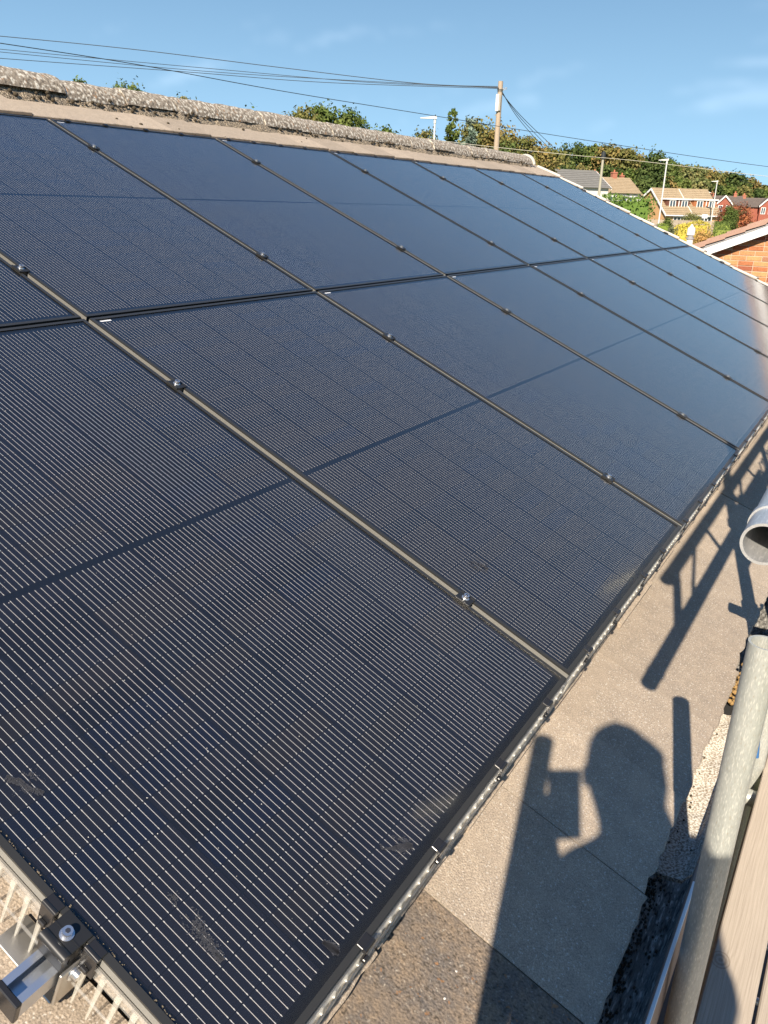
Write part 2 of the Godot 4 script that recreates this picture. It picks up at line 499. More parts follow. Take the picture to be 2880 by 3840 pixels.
func tile_mesh(sd: int, ragged: float) -> ArrayMesh:
	# local: x across (0..width), y up the slope from the lower edge, z out; lower edge chipped by `ragged`
	var m := MB.new()
	rng.seed = sd
	var w := TILE_W - 0.006
	var l := GAUGE + 0.066
	var th := 0.017
	var nseg := 14
	var xs := []
	var ys := []
	for i in nseg + 1:
		xs.append(w * i / nseg)
		var y := (rng.randf() - 0.4) * ragged
		if rng.randf() < 0.16: y += ragged * rng.randf_range(0.6, 1.8)
		ys.append(y)
	for i in nseg:
		var a := Vector3(xs[i], ys[i], 0)
		var b := Vector3(xs[i + 1], ys[i + 1], 0)
		var e := Vector3(0, 0.004, 0)
		m.quad(a + e, b + e, Vector3(b.x, l, 0), Vector3(a.x, l, 0))
		m.quad(a + Vector3(0, 0, -0.003), b + Vector3(0, 0, -0.003), b + e, a + e)
		m.quad(a + Vector3(0, 0.002, -th), b + Vector3(0, 0.002, -th), b + Vector3(0, 0, -0.003), a + Vector3(0, 0, -0.003))
	m.quad(Vector3(0, ys[0], -th), Vector3(0, ys[0] + 0.004, 0), Vector3(0, l, 0), Vector3(0, l, -th))
	m.quad(Vector3(w, ys[nseg], -th), Vector3(w, l, -th), Vector3(w, l, 0), Vector3(w, ys[nseg] + 0.004, 0))
	m.quad(Vector3(0, 0.02, -th), Vector3(0, l, -th), Vector3(w, l, -th), Vector3(w, 0.02, -th))
	return m.mesh()

func make_bungalow() -> void:
	var home := thing("bungalow", "tiled bungalow under the solar panels with a lichen covered ridge", "bungalow")
	var eaves := []
	var plain := []
	for i in 6: eaves.append(tile_mesh(500 + i, 0.0042))
	for i in 3: plain.append(tile_mesh(520 + i, 0.003))
	var tilt := 0.018 / GAUGE
	var rest := MB.new()
	var r := RandomNumberGenerator.new()
	r.seed = 77
	for c in 14:
		var v := EAVE_V + GAUGE * c
		if v > RIDGE_V - 0.1: continue
		var k := -8
		while true:
			var u := 0.545 + TILE_W * k + (0.1675 if c % 2 == 1 else 0.0)
			k += 1
			if u > 10.4: break
			if u < -1.9: continue
			var xf := ROOF * Transform3D(Basis(Vector3(0, 0, 1), r.randfn(0, 0.003)) * Basis(Vector3(0, 1, 0), -0.017 + r.randfn(0, 0.003)) * Basis(Vector3(1, 0, 0), -tilt + r.randfn(0, 0.003)), Vector3(u, v + r.randfn(0, 0.003), TILE_N + 0.004 + r.randfn(0, 0.0018)))
			var single := c == 0 or c >= 11 or (c < 3 and u < 0.5)
			if single:
				var m: Material = M["tile_%d" % (r.randi() % 4)]
				if c == 0 and u < 0.5 and u > 0.0: m = M.tile_mossy
				part(home, "roof_tile", eaves[r.randi() % 6] if c == 0 else plain[r.randi() % 3], m, xf)
			else:
				var b := MB.new()
				b.box(Vector3(0, 0, -0.017), Vector3(TILE_W - 0.004, GAUGE + 0.05, 0))
				rest.add(b, xf)
	part(home, "covered_roof_tiles", rest.mesh(), M.tile_0, Transform3D(), "stuff")
	# felt below the tiles, back slope, walls
	var f := MB.new()
	f.box(Vector3(-1.85, EAVE_V + 0.03, TILE_N - 0.07), Vector3(10.38, RIDGE_V - 0.03, TILE_N - 0.045))
	part(home, "roofing_felt", f.mesh(), M.felt, ROOF)
	var back := MB.new()
	var apex := rf(0, RIDGE_V, TILE_N)
	var bx := Transform3D(Basis(Vector3(-1, 0, 0), Vector3(0, sin(PITCH), cos(PITCH)), Vector3(0, cos(PITCH), -sin(PITCH))), Vector3(0, apex.y - RIDGE_V * sin(PITCH), apex.z - RIDGE_V * cos(PITCH)))
	for c in 14:
		var v := EAVE_V + GAUGE * c
		if v > RIDGE_V - 0.1: continue
		var b := MB.new()
		b.box(Vector3(-10.4, 0, -0.017), Vector3(1.9, minf(GAUGE + 0.05, RIDGE_V - v - 0.02), 0))
		back.add(b, bx * Transform3D(Basis(Vector3(1, 0, 0), -tilt), Vector3(0, v, 0.004)))
	part(home, "back_slope_tiles", back.mesh(), M.tile_1, Transform3D(), "stuff")
	var wl := MB.new()
	var zb := 2.0 * apex.z - 0.05
	wl.box(Vector3(-1.7, -2.6, zb), Vector3(10.25, -0.42, 0.05))
	part(home, "wall", wl.mesh(), M.wall_own)
	for x in [-1.7, 10.05]:
		var ge := MB.new()
		var a := Vector3(x, -0.42, 0.05)
		var b := Vector3(x, -0.42, zb)
		var t := Vector3(x, apex.y - 0.16, apex.z)
		var o := Vector3(0.2, 0, 0)
		ge.tri(a, t, b); ge.tri(a + o, b + o, t + o)
		ge.quad(a, a + o, t + o, t); ge.quad(b, t, t + o, b + o)
		part(home, "gable_wall", ge.mesh(), M.wall_own)
	# ridge tiles
	var rmesh := []
	for q in 4:
		var m := MB.new()
		var nz := noise(610 + q, 5.0, 3)
		var seg := 14
		var ln := 10
		var rad := 0.128
		var pt := func(i: int, j: int) -> Vector3:
			var an := deg_to_rad(-82.0 + 164.0 * i / seg)
			var x := 0.434 * j / ln
			var k := rad + nz.get_noise_2d(an * 0.16, x) * 0.007 - (0.004 if j == 0 or j == ln else 0.0)
			return Vector3(x, cos(an) * k, sin(an) * k)
		for i in seg:
			for j in ln:
				var p := [pt.call(i, j), pt.call(i + 1, j), pt.call(i + 1, j + 1), pt.call(i, j + 1)]
				m.squad(p, [(p[0] * Vector3(0, 1, 1)).normalized(), (p[1] * Vector3(0, 1, 1)).normalized(), (p[2] * Vector3(0, 1, 1)).normalized(), (p[3] * Vector3(0, 1, 1)).normalized()])
			for j in [0, ln]:
				var p0: Vector3 = pt.call(i, j)
				var p1: Vector3 = pt.call(i + 1, j)
				var s0 := Vector3(p0.x, p0.y * 0.86, p0.z * 0.86)
				var s1 := Vector3(p1.x, p1.y * 0.86, p1.z * 0.86)
				if j == 0: m.quad(p0, s0, s1, p1)
				else: m.quad(p0, p1, s1, s0)
		rmesh.append(m.mesh())
	var u := -1.9
	var kk := 0
	while u < 9.8:
		part(home, "ridge_tile", rmesh[kk % 4], M.ridge, Transform3D(Basis(Vector3(0, 0, 1), r.randfn(0, 0.007)) * Basis(Vector3(1, 0, 0), r.randfn(0, 0.03)), Vector3(u, apex.y - 0.043 + r.randfn(0, 0.005), apex.z + r.randfn(0, 0.004))))
		u += 0.445
		kk += 1
	var ring := MB.new()
	for i in 16:
		var a0 := deg_to_rad(-84.0 + 168.0 * i / 16)
		var a1 := deg_to_rad(-84.0 + 168.0 * (i + 1) / 16)
		var d0 := Vector3(0, cos(a0), sin(a0))
		var d1 := Vector3(0, cos(a1), sin(a1))
		var e := Vector3(0.03, 0, 0)
		ring.quad(d0 * 0.14, d1 * 0.14, d1 * 0.14 + e, d0 * 0.14 + e)
		ring.quad(d0 * 0.115 + e, d0 * 0.14 + e, d1 * 0.14 + e, d1 * 0.115 + e)
		ring.quad(d0 * 0.115, d1 * 0.115, d1 * 0.14, d0 * 0.14)
	part(home, "ridge_end_cap", ring.mesh(), M.verge, at(Vector3(u + 0.01, apex.y - 0.043, apex.z)))
	# mortar bed under the ridge, with lumps
	for side in [1.0, -1.0]:
		var mb := MB.new()
		var nn := noise(640 + int(side), 6.0, 4)
		var n2 := noise(650 + int(side), 24.0, 3)
		var steps := 420
		var prof := func(i: int) -> Array:
			var x := -1.9 + 11.9 * i / steps
			var g := nn.get_noise_1d(x) * 0.014
			var h := n2.get_noise_1d(x) * 0.012
			return [Vector3(x, 0.02 + h * 0.6, -0.085), Vector3(x, 0.022 + h, -0.114 - g), Vector3(x, -0.026 + h * 0.6, -0.146 - g), Vector3(x, -0.075, -0.152 - g)]
		for i in steps:
			var p: Array = prof.call(i)
			var q: Array = prof.call(i + 1)
			for e in 3:
				if side > 0: mb.quad(p[e] * Vector3(1, 1, -1), p[e + 1] * Vector3(1, 1, -1), q[e + 1] * Vector3(1, 1, -1), q[e] * Vector3(1, 1, -1))
				else: mb.quad(p[e + 1], p[e], q[e], q[e + 1])
		part(home, "ridge_mortar", mb.mesh(), M.mortar, at(Vector3(0, apex.y - 0.043, apex.z)))
	var core := MB.new()
	core.box(Vector3(-1.88, -0.09, -0.088), Vector3(9.95, 0.065, 0.088))
	part(home, "ridge_bedding", core.mesh(), M.mortar, at(Vector3(0, apex.y - 0.043, apex.z)))
	# moss along the ridge joint and crumbs on the tiles
	var mo := MB.new()
	for i in 330:
		var x := r.randf_range(-1.8, 9.9)
		if sin(x * 2.3) + sin(x * 5.1 + 1.0) < -0.5: continue
		var dv := r.randf_range(0.118, 0.155)
		var s := r.randf_range(0.004, 0.012)
		mo.ball(rf(x, RIDGE_V - dv, TILE_N + 0.006 + (0.155 - dv) * 0.9), Vector3(s * 1.5, s, s), 6, 4)
	for i in 40:
		var s := r.randf_range(0.004, 0.011)
		mo.ball(rf(r.randf_range(2.0, 9.9), r.randf_range(3.6, 4.12), TILE_N + 0.004), Vector3(s * 1.4, s * 0.8, s), 6, 4)
	part(home, "moss", mo.mesh(), M.moss, Transform3D(), "stuff")
	# verge strips at both gables, one piece per course
	for x in [[10.395, 10.43], [-1.945, -1.91]]:
		for c in 14:
			var v := EAVE_V + GAUGE * c
			if v > RIDGE_V - 0.1: continue
			var b := MB.new()
			b.cbox(Vector3(x[0], 0, -0.05), Vector3(x[1], minf(GAUGE - 0.004, RIDGE_V - v), 0.022), 0.004)
			part(home, "verge_strip", b.mesh(), M.verge, ROOF * Transform3D(Basis(Vector3(1, 0, 0), -tilt), Vector3(0, v, TILE_N + 0.004)))
	# fascia behind the gutter
	var fa := MB.new()
	fa.box(Vector3(-1.8, -0.62, 0.10), Vector3(10.35, -0.36, 0.13))
	part(home, "fascia_board", fa.mesh(), M.fascia)

func make_gutter() -> void:
	# concrete trough units; profile (z, y) from the tile side outwards
	var prof := [Vector2(0.17, -0.285), Vector2(0.20, -0.322), Vector2(0.25, -0.340), Vector2(0.30, -0.342), Vector2(0.335, -0.336), Vector2(0.352, -0.305), Vector2(0.358, -0.262)]
	var spans := [[-1.85, 0.30, "gutter_dirt", "dirt streaked concrete gutter unit under the photographer's shadow"], [0.31, 1.03, "gutter_dirt", "black and grey stained concrete gutter unit beside the near scaffold tube"], [1.04, 1.76, "gutter_lichen", "white lichen crusted concrete gutter unit behind the near scaffold tube"], [2.02, 5.0, "gutter_dirt", "dark concrete gutter unit beyond the gap by the added black block"], [5.01, 10.4, "gutter_dirt", "far concrete gutter unit running to the end of the eaves"]]
	var kk := 0
	for s in spans:
		var g := thing("gutter_unit", s[3], "gutter", "concrete gutter units along the eaves")
		var drop := 0.0 if kk < 3 else -0.05
		var bed := MB.new()
		var n1 := noise(700 + kk, 7.0, 4)
		var steps := int((s[1] - s[0]) / 0.02)
		var row := func(i: int) -> Array:
			var x: float = s[0] + (s[1] - s[0]) * i / steps
			var o := []
			for e in prof.size():
				var w := n1.get_noise_2d(x, e * 0.05) * (0.007 if e > 0 and e < 5 else 0.002)
				o.append(Vector3(x, prof[e].y + w + drop, prof[e].x))
			return o
		for i in steps:
			var p: Array = row.call(i)
			var q: Array = row.call(i + 1)
			for e in prof.size() - 1: bed.quad(p[e], p[e + 1], q[e + 1], q[e])
		for i in [0, steps]:
			var p: Array = row.call(i)
			for e in prof.size() - 1:
				var a: Vector3 = p[e]
				var b: Vector3 = p[e + 1]
				bed.quad(a, b, Vector3(b.x, -0.43 + drop, b.z), Vector3(a.x, -0.43 + drop, a.z))
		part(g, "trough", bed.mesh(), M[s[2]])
		var rim := MB.new()
		rim.cbox(Vector3(s[0], -0.40 + drop, 0.3585), Vector3(s[1], -0.256 + drop, 0.368), 0.002)
		part(g, "outer_wall", rim.mesh(), M.fascia)
		var cap := MB.new()
		cap.cbox(Vector3(s[0], -0.2555 + drop, 0.3615), Vector3(minf(s[1], 0.96) if kk == 1 else s[1], -0.2515 + drop, 0.3685), 0.0012)
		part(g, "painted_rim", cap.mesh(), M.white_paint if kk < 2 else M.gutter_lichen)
		kk += 1
	# added dark block and moss sitting in the gap
	var r := RandomNumberGenerator.new()
	r.seed = 31
	var lump := MB.new()
	for i in 150:
		var s := r.randf_range(0.003, 0.008)
		lump.ball(Vector3(1.88 + r.randfn(0, 0.05), -0.335 + r.randf() * 0.03, 0.31 + r.randfn(0, 0.02)), Vector3(s, s, s), 6, 4)
	var lo := part(self, "moss_clump", lump.mesh(), M.moss_orange)
	tag(lo, "orange brown moss clump lying in the gap of the gutter", "moss")
	var shelf := MB.new()
	shelf.box(Vector3(1.765, -0.44, 0.135), Vector3(2.015, -0.352, 0.345))
	var sh := part(self, "gap_shade_block", shelf.mesh(), M.felt)  # block added in the gap; its black stands for the shade there
	tag(sh, "added mortar block coloured black for the shade in the gutter gap", "mortar")
	var silt := MB.new()
	for i in 3000:
		var x := r.randf_range(-0.4, 1.76)
		if x > 1.02 and r.randf() < 0.94: continue
		var near := r.randf() < 0.72
		var z := 0.283 + r.randfn(0, 0.010) if near else 0.338 + r.randfn(0, 0.009)
		if sin(x * 9.0 + 3.0 * sin(x * 3.7)) < (-0.85 if near else 0.1): continue
		var s := r.randf_range(0.0010, 0.0032)
		silt.ball(Vector3(x, -0.3385 + r.randfn(0, 0.0015), z), Vector3(s * 1.8, s * 0.7, s), 5, 4)
	tag(part(self, "gutter_silt", silt.mesh(), M.moss), "black silt and moss crumbs lying in the gutter below the tile edge", "silt", "", "stuff")
	# crumbs of mortar and bird mess on the eaves tiles
	var cr := MB.new()
	for i in 70:
		var u := r.randf_range(0.3, 3.0)
		var v := r.randf_range(-0.35, -0.04)
		var s := r.randf_range(0.0012, 0.0036)
		if r.randf() < 0.1: s *= 1.7
		cr.ball(rf(u, v, TILE_N + 0.004 - (v + 0.375) * 0.05), Vector3(s * r.randf_range(0.8, 2.2), s * 0.5, s * r.randf_range(0.7, 1.3)), 5, 4)
	var co := part(self, "mortar_crumbs", cr.mesh(), M.dust)
	tag(co, "pale crumbs of mortar scattered over the eaves tiles", "crumbs", "", "stuff")

# ---------------------------------------------------------------- solar array
const ORDER := ["first", "second", "third", "fourth", "fifth", "sixth", "seventh", "eighth"]
const CELL_X0 := 0.018
const CELL_Y0 := 0.027
const ROWS := 16
const COLS := 6

func make_panels() -> void:
	var cw := (PW - 2.0 * CELL_X0) / COLS
	var half := (PL * 0.5 - 0.007) - CELL_Y0
	var ch := half / ROWS
	# one cell, its corners clipped
	var ce := MB.new()
	var a := Vector3(0.0008, 0.0005, 0)
	var b := Vector3(cw - 0.0008, ch - 0.0005, 0)
	var k := 0.002
	ce.quad(Vector3(a.x + k, a.y, 0), Vector3(b.x - k, a.y, 0), Vector3(b.x - k, b.y, 0), Vector3(a.x + k, b.y, 0))
	ce.quad(Vector3(a.x, a.y + k, 0), Vector3(a.x + k, a.y, 0), Vector3(a.x + k, b.y, 0), Vector3(a.x, b.y - k, 0))
	ce.quad(Vector3(b.x - k, a.y, 0), Vector3(b.x, a.y + k, 0), Vector3(b.x, b.y - k, 0), Vector3(b.x - k, b.y, 0))
	var cell := ce.mesh()
	# wires and solder pads of a whole panel
	var wi := MB.new()
	var y0s := [CELL_Y0, PL * 0.5 + 0.007]
	for c in COLS:
		for i in 14:
			var x := CELL_X0 + cw * c + cw * (i + 0.64) / 14.28
			for y0 in y0s:
				for q in ROWS:
					var ya: float = y0 + ch * q + 0.0010
					var yb: float = y0 + ch * (q + 1) - 0.0010
					wi.quad(Vector3(x - 0.00042, ya, 0), Vector3(x + 0.00042, ya, 0), Vector3(x + 0.00042, yb, 0), Vector3(x - 0.00042, yb, 0))
					for y in [ya + 0.0026, yb - 0.0026]:
						wi.quad(Vector3(x - 0.0007, y - 0.0012, 0.0001), Vector3(x + 0.0007, y - 0.0012, 0.0001), Vector3(x + 0.0007, y + 0.0012, 0.0001), Vector3(x - 0.0007, y + 0.0012, 0.0001))
	var wires := wi.mesh()
	var bs := MB.new()
	bs.box(Vector3(0.003, 0.003, -0.0065), Vector3(PW - 0.003, PL - 0.003, -0.0046))
	var sheet := bs.mesh()
	var gl := MB.new()
	gl.quad(Vector3(0.0025, 0.0025, 0), Vector3(PW - 0.0025, 0.0025, 0), Vector3(PW - 0.0025, PL - 0.0025, 0), Vector3(0.0025, PL - 0.0025, 0))
	var glass := gl.mesh()
	# frame bars
	var bars := []
	var ribs := []
	for s in [0.0, 1.0]:
		var m := MB.new()
		var f := func(x0: float, x1: float, z0: float, z1: float) -> void:
			if s == 0.0: m.box(Vector3(x0, 0, z0), Vector3(x1, PL, z1))
			else: m.box(Vector3(PW - x1, 0, z0), Vector3(PW - x0, PL, z1))
		f.call(0.0006, 0.0022, -0.030, -0.0012)
		f.call(0.0003, 0.011, -0.0012, 0.0)
		f.call(0.0022, 0.025, -0.030, -0.0285)
		f.call(0.0, 0.0006, -0.030, -0.022)
		bars.append(m.mesh())
		var rb := MB.new()
		for i in 6:
			var z1 := -0.0046 - i * 0.0026
			if s == 0.0: rb.box(Vector3(0.0, 0, z1 - 0.0016), Vector3(0.0005, PL, z1))
			else: rb.box(Vector3(PW - 0.0005, 0, z1 - 0.0016), Vector3(PW, PL, z1))
		ribs.append(rb.mesh())
	for s in [0.0, 1.0]:
		var m := MB.new()
		var f := func(x0: float, x1: float, y0: float, y1: float, z0: float, z1: float) -> void:
			if s == 0.0: m.box(Vector3(x0, y0, z0), Vector3(x1, y1, z1))
			else: m.box(Vector3(x0, PL - y1, z0), Vector3(x1, PL - y0, z1))
		f.call(0.0024, PW - 0.0024, 0.0004, 0.002, -0.0298, -0.0013)
		f.call(0.0112, PW - 0.0112, 0.0002, 0.011, -0.0012, -0.0001)
		f.call(0.0252, PW - 0.0252, 0.002, 0.025, -0.0298, -0.0283)
		for i in 2: f.call(0.0024, PW - 0.0024, 0.0, 0.0004, -0.012 - i * 0.009, -0.009 - i * 0.009)
		bars.append(m.mesh())
	var st := MB.new()
	st.quad(Vector3(0.026, PL - 0.0215, -0.0038), Vector3(0.067, PL - 0.0215, -0.0038), Vector3(0.067, PL - 0.0148, -0.0038), Vector3(0.026, PL - 0.0148, -0.0038))
	var sticker := st.mesh()
	var specks := []
	for q in 4:
		var m := MB.new()
		rng.seed = 900 + q
		for i in 260:
			var x := rng.randf_range(0.02, PW - 0.02)
			var y := rng.randf_range(0.02, PL - 0.02)
			var s := rng.randf_range(0.0003, 0.0009)
			m.quad(Vector3(x - s, y - s * 0.7, 0), Vector3(x + s * 0.7, y - s, 0), Vector3(x + s, y + s * 0.8, 0), Vector3(x - s * 0.6, y + s, 0))
		specks.append(m.mesh())
	var r := RandomNumberGenerator.new()
	r.seed = 4242
	for row in 2:
		for c in 8:
			var p := thing("solar_panel", "%s solar panel from the near end in the %s row" % [ORDER[c], ["lower eaves", "upper ridge"][row]], "solar panel", "black solar panels on the roof", ROOF * at(Vector3(c * STEP_U + 0.01, row * STEP_V, r.randfn(0, 0.0006))))
			part(p, "backsheet", sheet, M.backsheet)
			var base := r.randi() % 7
			for q in 2:
				for j in ROWS:
					for i in COLS:
						var w := base if r.randf() < 0.5 else r.randi() % 7
						if j > 0 and r.randf() < 0.3: w = (i + q * 3 + base) % 7
						part(p, "cell", cell, M["cell_%d" % w], at(Vector3(CELL_X0 + cw * i, y0s[q] + ch * j, -0.0042)))
			part(p, "wires", wires, M.wire, at(Vector3(0, 0, -0.0036)), "stuff")
			part(p, "label_sticker", sticker, M.sticker)
			part(p, "glass_pane", glass, M.panel_glass, at(Vector3(0, 0, -0.0022)))
			for i in 4:
				var fb := part(p, "frame_bar", bars[i], M.frame)
				if i < 2: part(fb, "ribs", ribs[i], M.rib_highlight)
			part(p, "dust_specks", specks[r.randi() % 4], M.dust, at(Vector3(0, 0, -0.0018)), "stuff")
			if c == 0:
				var gr := MB.new()
				for i in 420:
					var s := r.randf_range(0.0004, 0.0013)
					gr.ball(Vector3(0.0135 + r.randfn(0, 0.0013), r.randf_range(0.02, PL - 0.02), -0.0016), Vector3(s, s * 1.6, s * 0.6), 5, 3)
				part(p, "grit", gr.mesh(), M.moss_grit, Transform3D(), "stuff")

func smear(called: String, label: String, u: float, v: float, lx: float, ly: float, turn: float, sd: int, strength: float) -> void:
	# a chalky smear: an uneven film of many small flakes on the glass
	var m := MB.new()
	var nz := noise(sd, 60.0, 4)
	rng.seed = sd
	for i in 1900:
		var x := rng.randfn(0, 0.33)
		var y := rng.randf_range(-1, 1)
		x *= 1.0 - 0.6 * absf(y)
		var p := Vector3(x * lx, y * ly, 0)
		if nz.get_noise_2d(p.x * 0.7, p.y * 0.25) < 0.22 - strength: continue
		var s := rng.randf_range(0.0003, 0.0009)
		m.quad(p + Vector3(-s, -s * 0.8, 0), p + Vector3(s, -s, 0), p + Vector3(s * 0.8, s, 0), p + Vector3(-s, s * 0.7, 0))
	var o := part(self, called, m.mesh(), M.smear_chalk, ROOF * Transform3D(Basis(Vector3(0, 0, 1), turn), Vector3(u, v, -0.0014)))
	tag(o, label, "smear", "", "stuff")

func make_clamps() -> void:
	var pl := MB.new()
	pl.cbox(Vector3(-0.0185, -0.021, 0.0008), Vector3(0.0185, 0.021, 0.0048), 0.001)
	pl.box(Vector3(-0.0185, -0.021, 0.0048), Vector3(-0.0145, 0.021, 0.0062))
	pl.box(Vector3(0.0145, -0.021, 0.0048), Vector3(0.0185, 0.021, 0.0062))
	pl.box(Vector3(-0.0085, -0.019, -0.031), Vector3(0.0085, 0.019, 0.0008))
	var plate := pl.mesh()
	var bo := MB.new()
	bo.tube(Vector3(0, 0, 0.0049), Vector3(0, 0, 0.0062), 0.0098, 0.0098, 18)
	bo.tube(Vector3(0, 0, 0.0062), Vector3(0, 0, 0.0145), 0.0074, 0.0070, 18)
	var bolt := bo.mesh()
	var so := MB.new()
	so.tube(Vector3(0, 0, 0.0140), Vector3(0, 0, 0.0149), 0.0036, 0.0036, 6)
	var socket := so.mesh()
	var vs := [0.302, 1.322, 2.018, 3.098]
	for s in range(1, 8):
		for q in 4:
			var t := thing("mid_clamp", "black clamp with silver bolt, %s up the seam after the %s panel column" % [["lowest", "second", "third", "topmost"][q], ORDER[s - 1]], "clamp", "clamps holding neighbouring panels", ROOF * Transform3D(Basis(Vector3(0, 0, 1), rng.randfn(0, 0.02)), Vector3(s * STEP_U, vs[q], 0)))
			part(t, "clamp_plate", plate, M.black_metal)
			var bb := part(t, "bolt", bolt, M.bolt_steel)
			part(bb, "socket_shade", socket, M.socket_shade)
	# end clamps on the left edge, rails, hooks
	var ec := MB.new()
	ec.cbox(Vector3(-0.030, -0.024, 0.0008), Vector3(0.010, 0.024, 0.0042), 0.001)
	ec.box(Vector3(-0.0135, -0.024, 0.0042), Vector3(-0.0120, 0.024, 0.0048))
	ec.box(Vector3(-0.022, -0.022, -0.031), Vector3(-0.004, 0.022, 0.0008))
	ec.tube(Vector3(-0.031, -0.024, -0.001), Vector3(-0.031, 0.024, -0.001), 0.0085, 0.0085, 14)
	ec.box(Vector3(-0.036, -0.023, -0.031), Vector3(-0.026, 0.023, -0.004))
	var endm := ec.mesh()
	for q in 4:
		var word: String = ["lowest", "second lowest", "third lowest", "topmost"][q]
		for side in 2:
			var xf := ROOF * (at(Vector3(0.01, vs[q], 0)) if side == 0 else Transform3D(Basis(Vector3(0, 0, 1), PI), Vector3(8 * STEP_U - 0.01, vs[q], 0)))
			var t := thing("end_clamp", "%s black end clamp on the %s edge of the array" % [word, ["near left", "far right"][side]], "clamp", "end clamps", xf)
			part(t, "clamp_body", endm, M.black_metal)
			var bb := part(t, "bolt", bolt, M.bolt_steel, at(Vector3(-0.0135, 0, 0)))
			part(bb, "socket_shade", socket, M.socket_shade)
		var rl := thing("mounting_rail", "%s aluminium mounting rail under the solar panels" % word, "rail", "mounting rails", ROOF * at(Vector3(-0.078, vs[q], -0.0315)))
		var m := MB.new()
		var ln := 8 * STEP_U + 0.15
		m.box(Vector3(0, -0.020, -0.040), Vector3(ln, 0.020, -0.0375))
		m.box(Vector3(0, -0.020, -0.0375), Vector3(ln, -0.0178, 0.0))
		m.box(Vector3(0, 0.0178, -0.0375), Vector3(ln, 0.020, 0.0))
		m.box(Vector3(0, -0.0178, -0.0022), Vector3(ln, -0.0095, 0.0))
		m.box(Vector3(0, 0.0095, -0.0022), Vector3(ln, 0.0178, 0.0))
		m.box(Vector3(0, -0.0178, -0.020), Vector3(ln, 0.0178, -0.0182))
		part(rl, "channel", m.mesh(), M.rail_alu)
		var cp := MB.new()
		cp.cbox(Vector3(-0.009, -0.0215, -0.0415), Vector3(-0.0002, 0.0215, 0.0015), 0.0015)
		part(rl, "end_cap", cp.mesh(), M.black_plastic)
		var cp2 := MB.new()
		cp2.cbox(Vector3(ln + 0.0002, -0.0215, -0.0415), Vector3(ln + 0.009, 0.0215, 0.0015), 0.0015)
		part(rl, "end_cap", cp2.mesh(), M.black_plastic)
		# roof hook near the left end
		var hk := thing("roof_hook", "stainless roof hook carrying the %s mounting rail near the array's left edge" % word, "hook", "roof hooks", ROOF * at(Vector3(0.0, vs[q] - 0.0235, -0.0315)))
		var h := MB.new()
		h.cbox(Vector3(-0.026, -0.005, -0.085), Vector3(0.026, 0.0, -0.004), 0.0012)
		h.cbox(Vector3(-0.026, 0.0002, -0.090), Vector3(0.026, 0.12, -0.0845), 0.0012)
		part(hk, "bracket", h.mesh(), M.stainless)
		var hb := MB.new()
		hb.tube(Vector3(-0.002, -0.0052, -0.022), Vector3(-0.002, -0.0075, -0.022), 0.013, 0.013, 18)
		hb.tube(Vector3(-0.002, -0.0075, -0.022), Vector3(-0.002, -0.015, -0.022), 0.0095, 0.009, 6)
		part(hk, "bolt", hb.mesh(), M.bolt_steel)

func guard(label: String, xf: Transform3D, length: float, clips: Array, single: bool) -> void:
	# local: x along the edge, y outwards, z out of the panel plane
	var t := thing("bird_guard", label, "bird guard", "clear spiked bird guards round the array", xf)
	var st := MB.new()
	st.box(Vector3(0.002, 0.0012, -0.042), Vector3(length - 0.002, 0.0038, -0.0185))
	st.box(Vector3(0.002, 0.0038, -0.0205), Vector3(length - 0.002, 0.0075, -0.0185))
	st.box(Vector3(0.002, 0.0038, -0.042), Vector3(length - 0.002, 0.0062, -0.040))
	part(t, "strip", st.mesh(), M.clear_strip)
	var rod := MB.new()
	rod.tube(Vector3(0.002, 0.0118, -0.083), Vector3(length - 0.002, 0.0118, -0.083), 0.0024, 0.0024, 8)
	part(t, "tie_rod", rod.mesh(), M.clear_strip)
	if not M.has("spike_mesh"):
		var sp := MB.new()
		var a := Vector3(0, 0.0042, -0.024)
		var b := Vector3(0, 0.0115, -0.1225)
		var w0 := Vector3(0.0048, 0, 0)
		var w1 := Vector3(0.0014, 0, 0)
		var d := Vector3(0, 0.0036, 0.0006)
		sp.hexa([b - w1, b + w1, b + w1 + d, b - w1 + d, a - w0, a + w0, a + w0 + d, a - w0 + d])
		sp.tube(Vector3(0, 0.0064, -0.029), Vector3(0, 0.0092, -0.029), 0.0058, 0.005, 10)
		sp.tube(Vector3(0, 0.0092, -0.029), Vector3(0, 0.0104, -0.029), 0.0028, 0.002, 8)
		M["spike_shape"] = sp
		M["spike_mesh"] = sp.mesh()
		var c := MB.new()
		c.cbox(Vector3(-0.013, -0.0095, 0.0006), Vector3(0.013, 0.0062, 0.0026), 0.0008)
		c.cbox(Vector3(-0.013, 0.0064, -0.044), Vector3(0.013, 0.0092, 0.0016), 0.0009)
		c.cbox(Vector3(-0.006, 0.0090, -0.034), Vector3(0.006, 0.0150, -0.026), 0.0012)
		c.tube(Vector3(-0.013, 0.0050, 0.0002), Vector3(0.013, 0.0050, 0.0002), 0.0040, 0.0040, 10)
		M["clip_mesh"] = c.mesh()
	var n := int((length - 0.01) / 0.0305)
	var many := MB.new()
	for i in n:
		var p := Vector3(0.018 + i * 0.0305, 0, 0)
		if single: part(t, "spike", M.spike_mesh, M.clear_plastic, at(p))
		else: many.add(M.spike_shape, at(p))
	if not single: part(t, "spikes", many.mesh(), M.clear_plastic, Transform3D(), "stuff")
	for c in clips: part(t, "clip", M.clip_mesh, M.black_plastic, at(Vector3(c, 0, 0)))

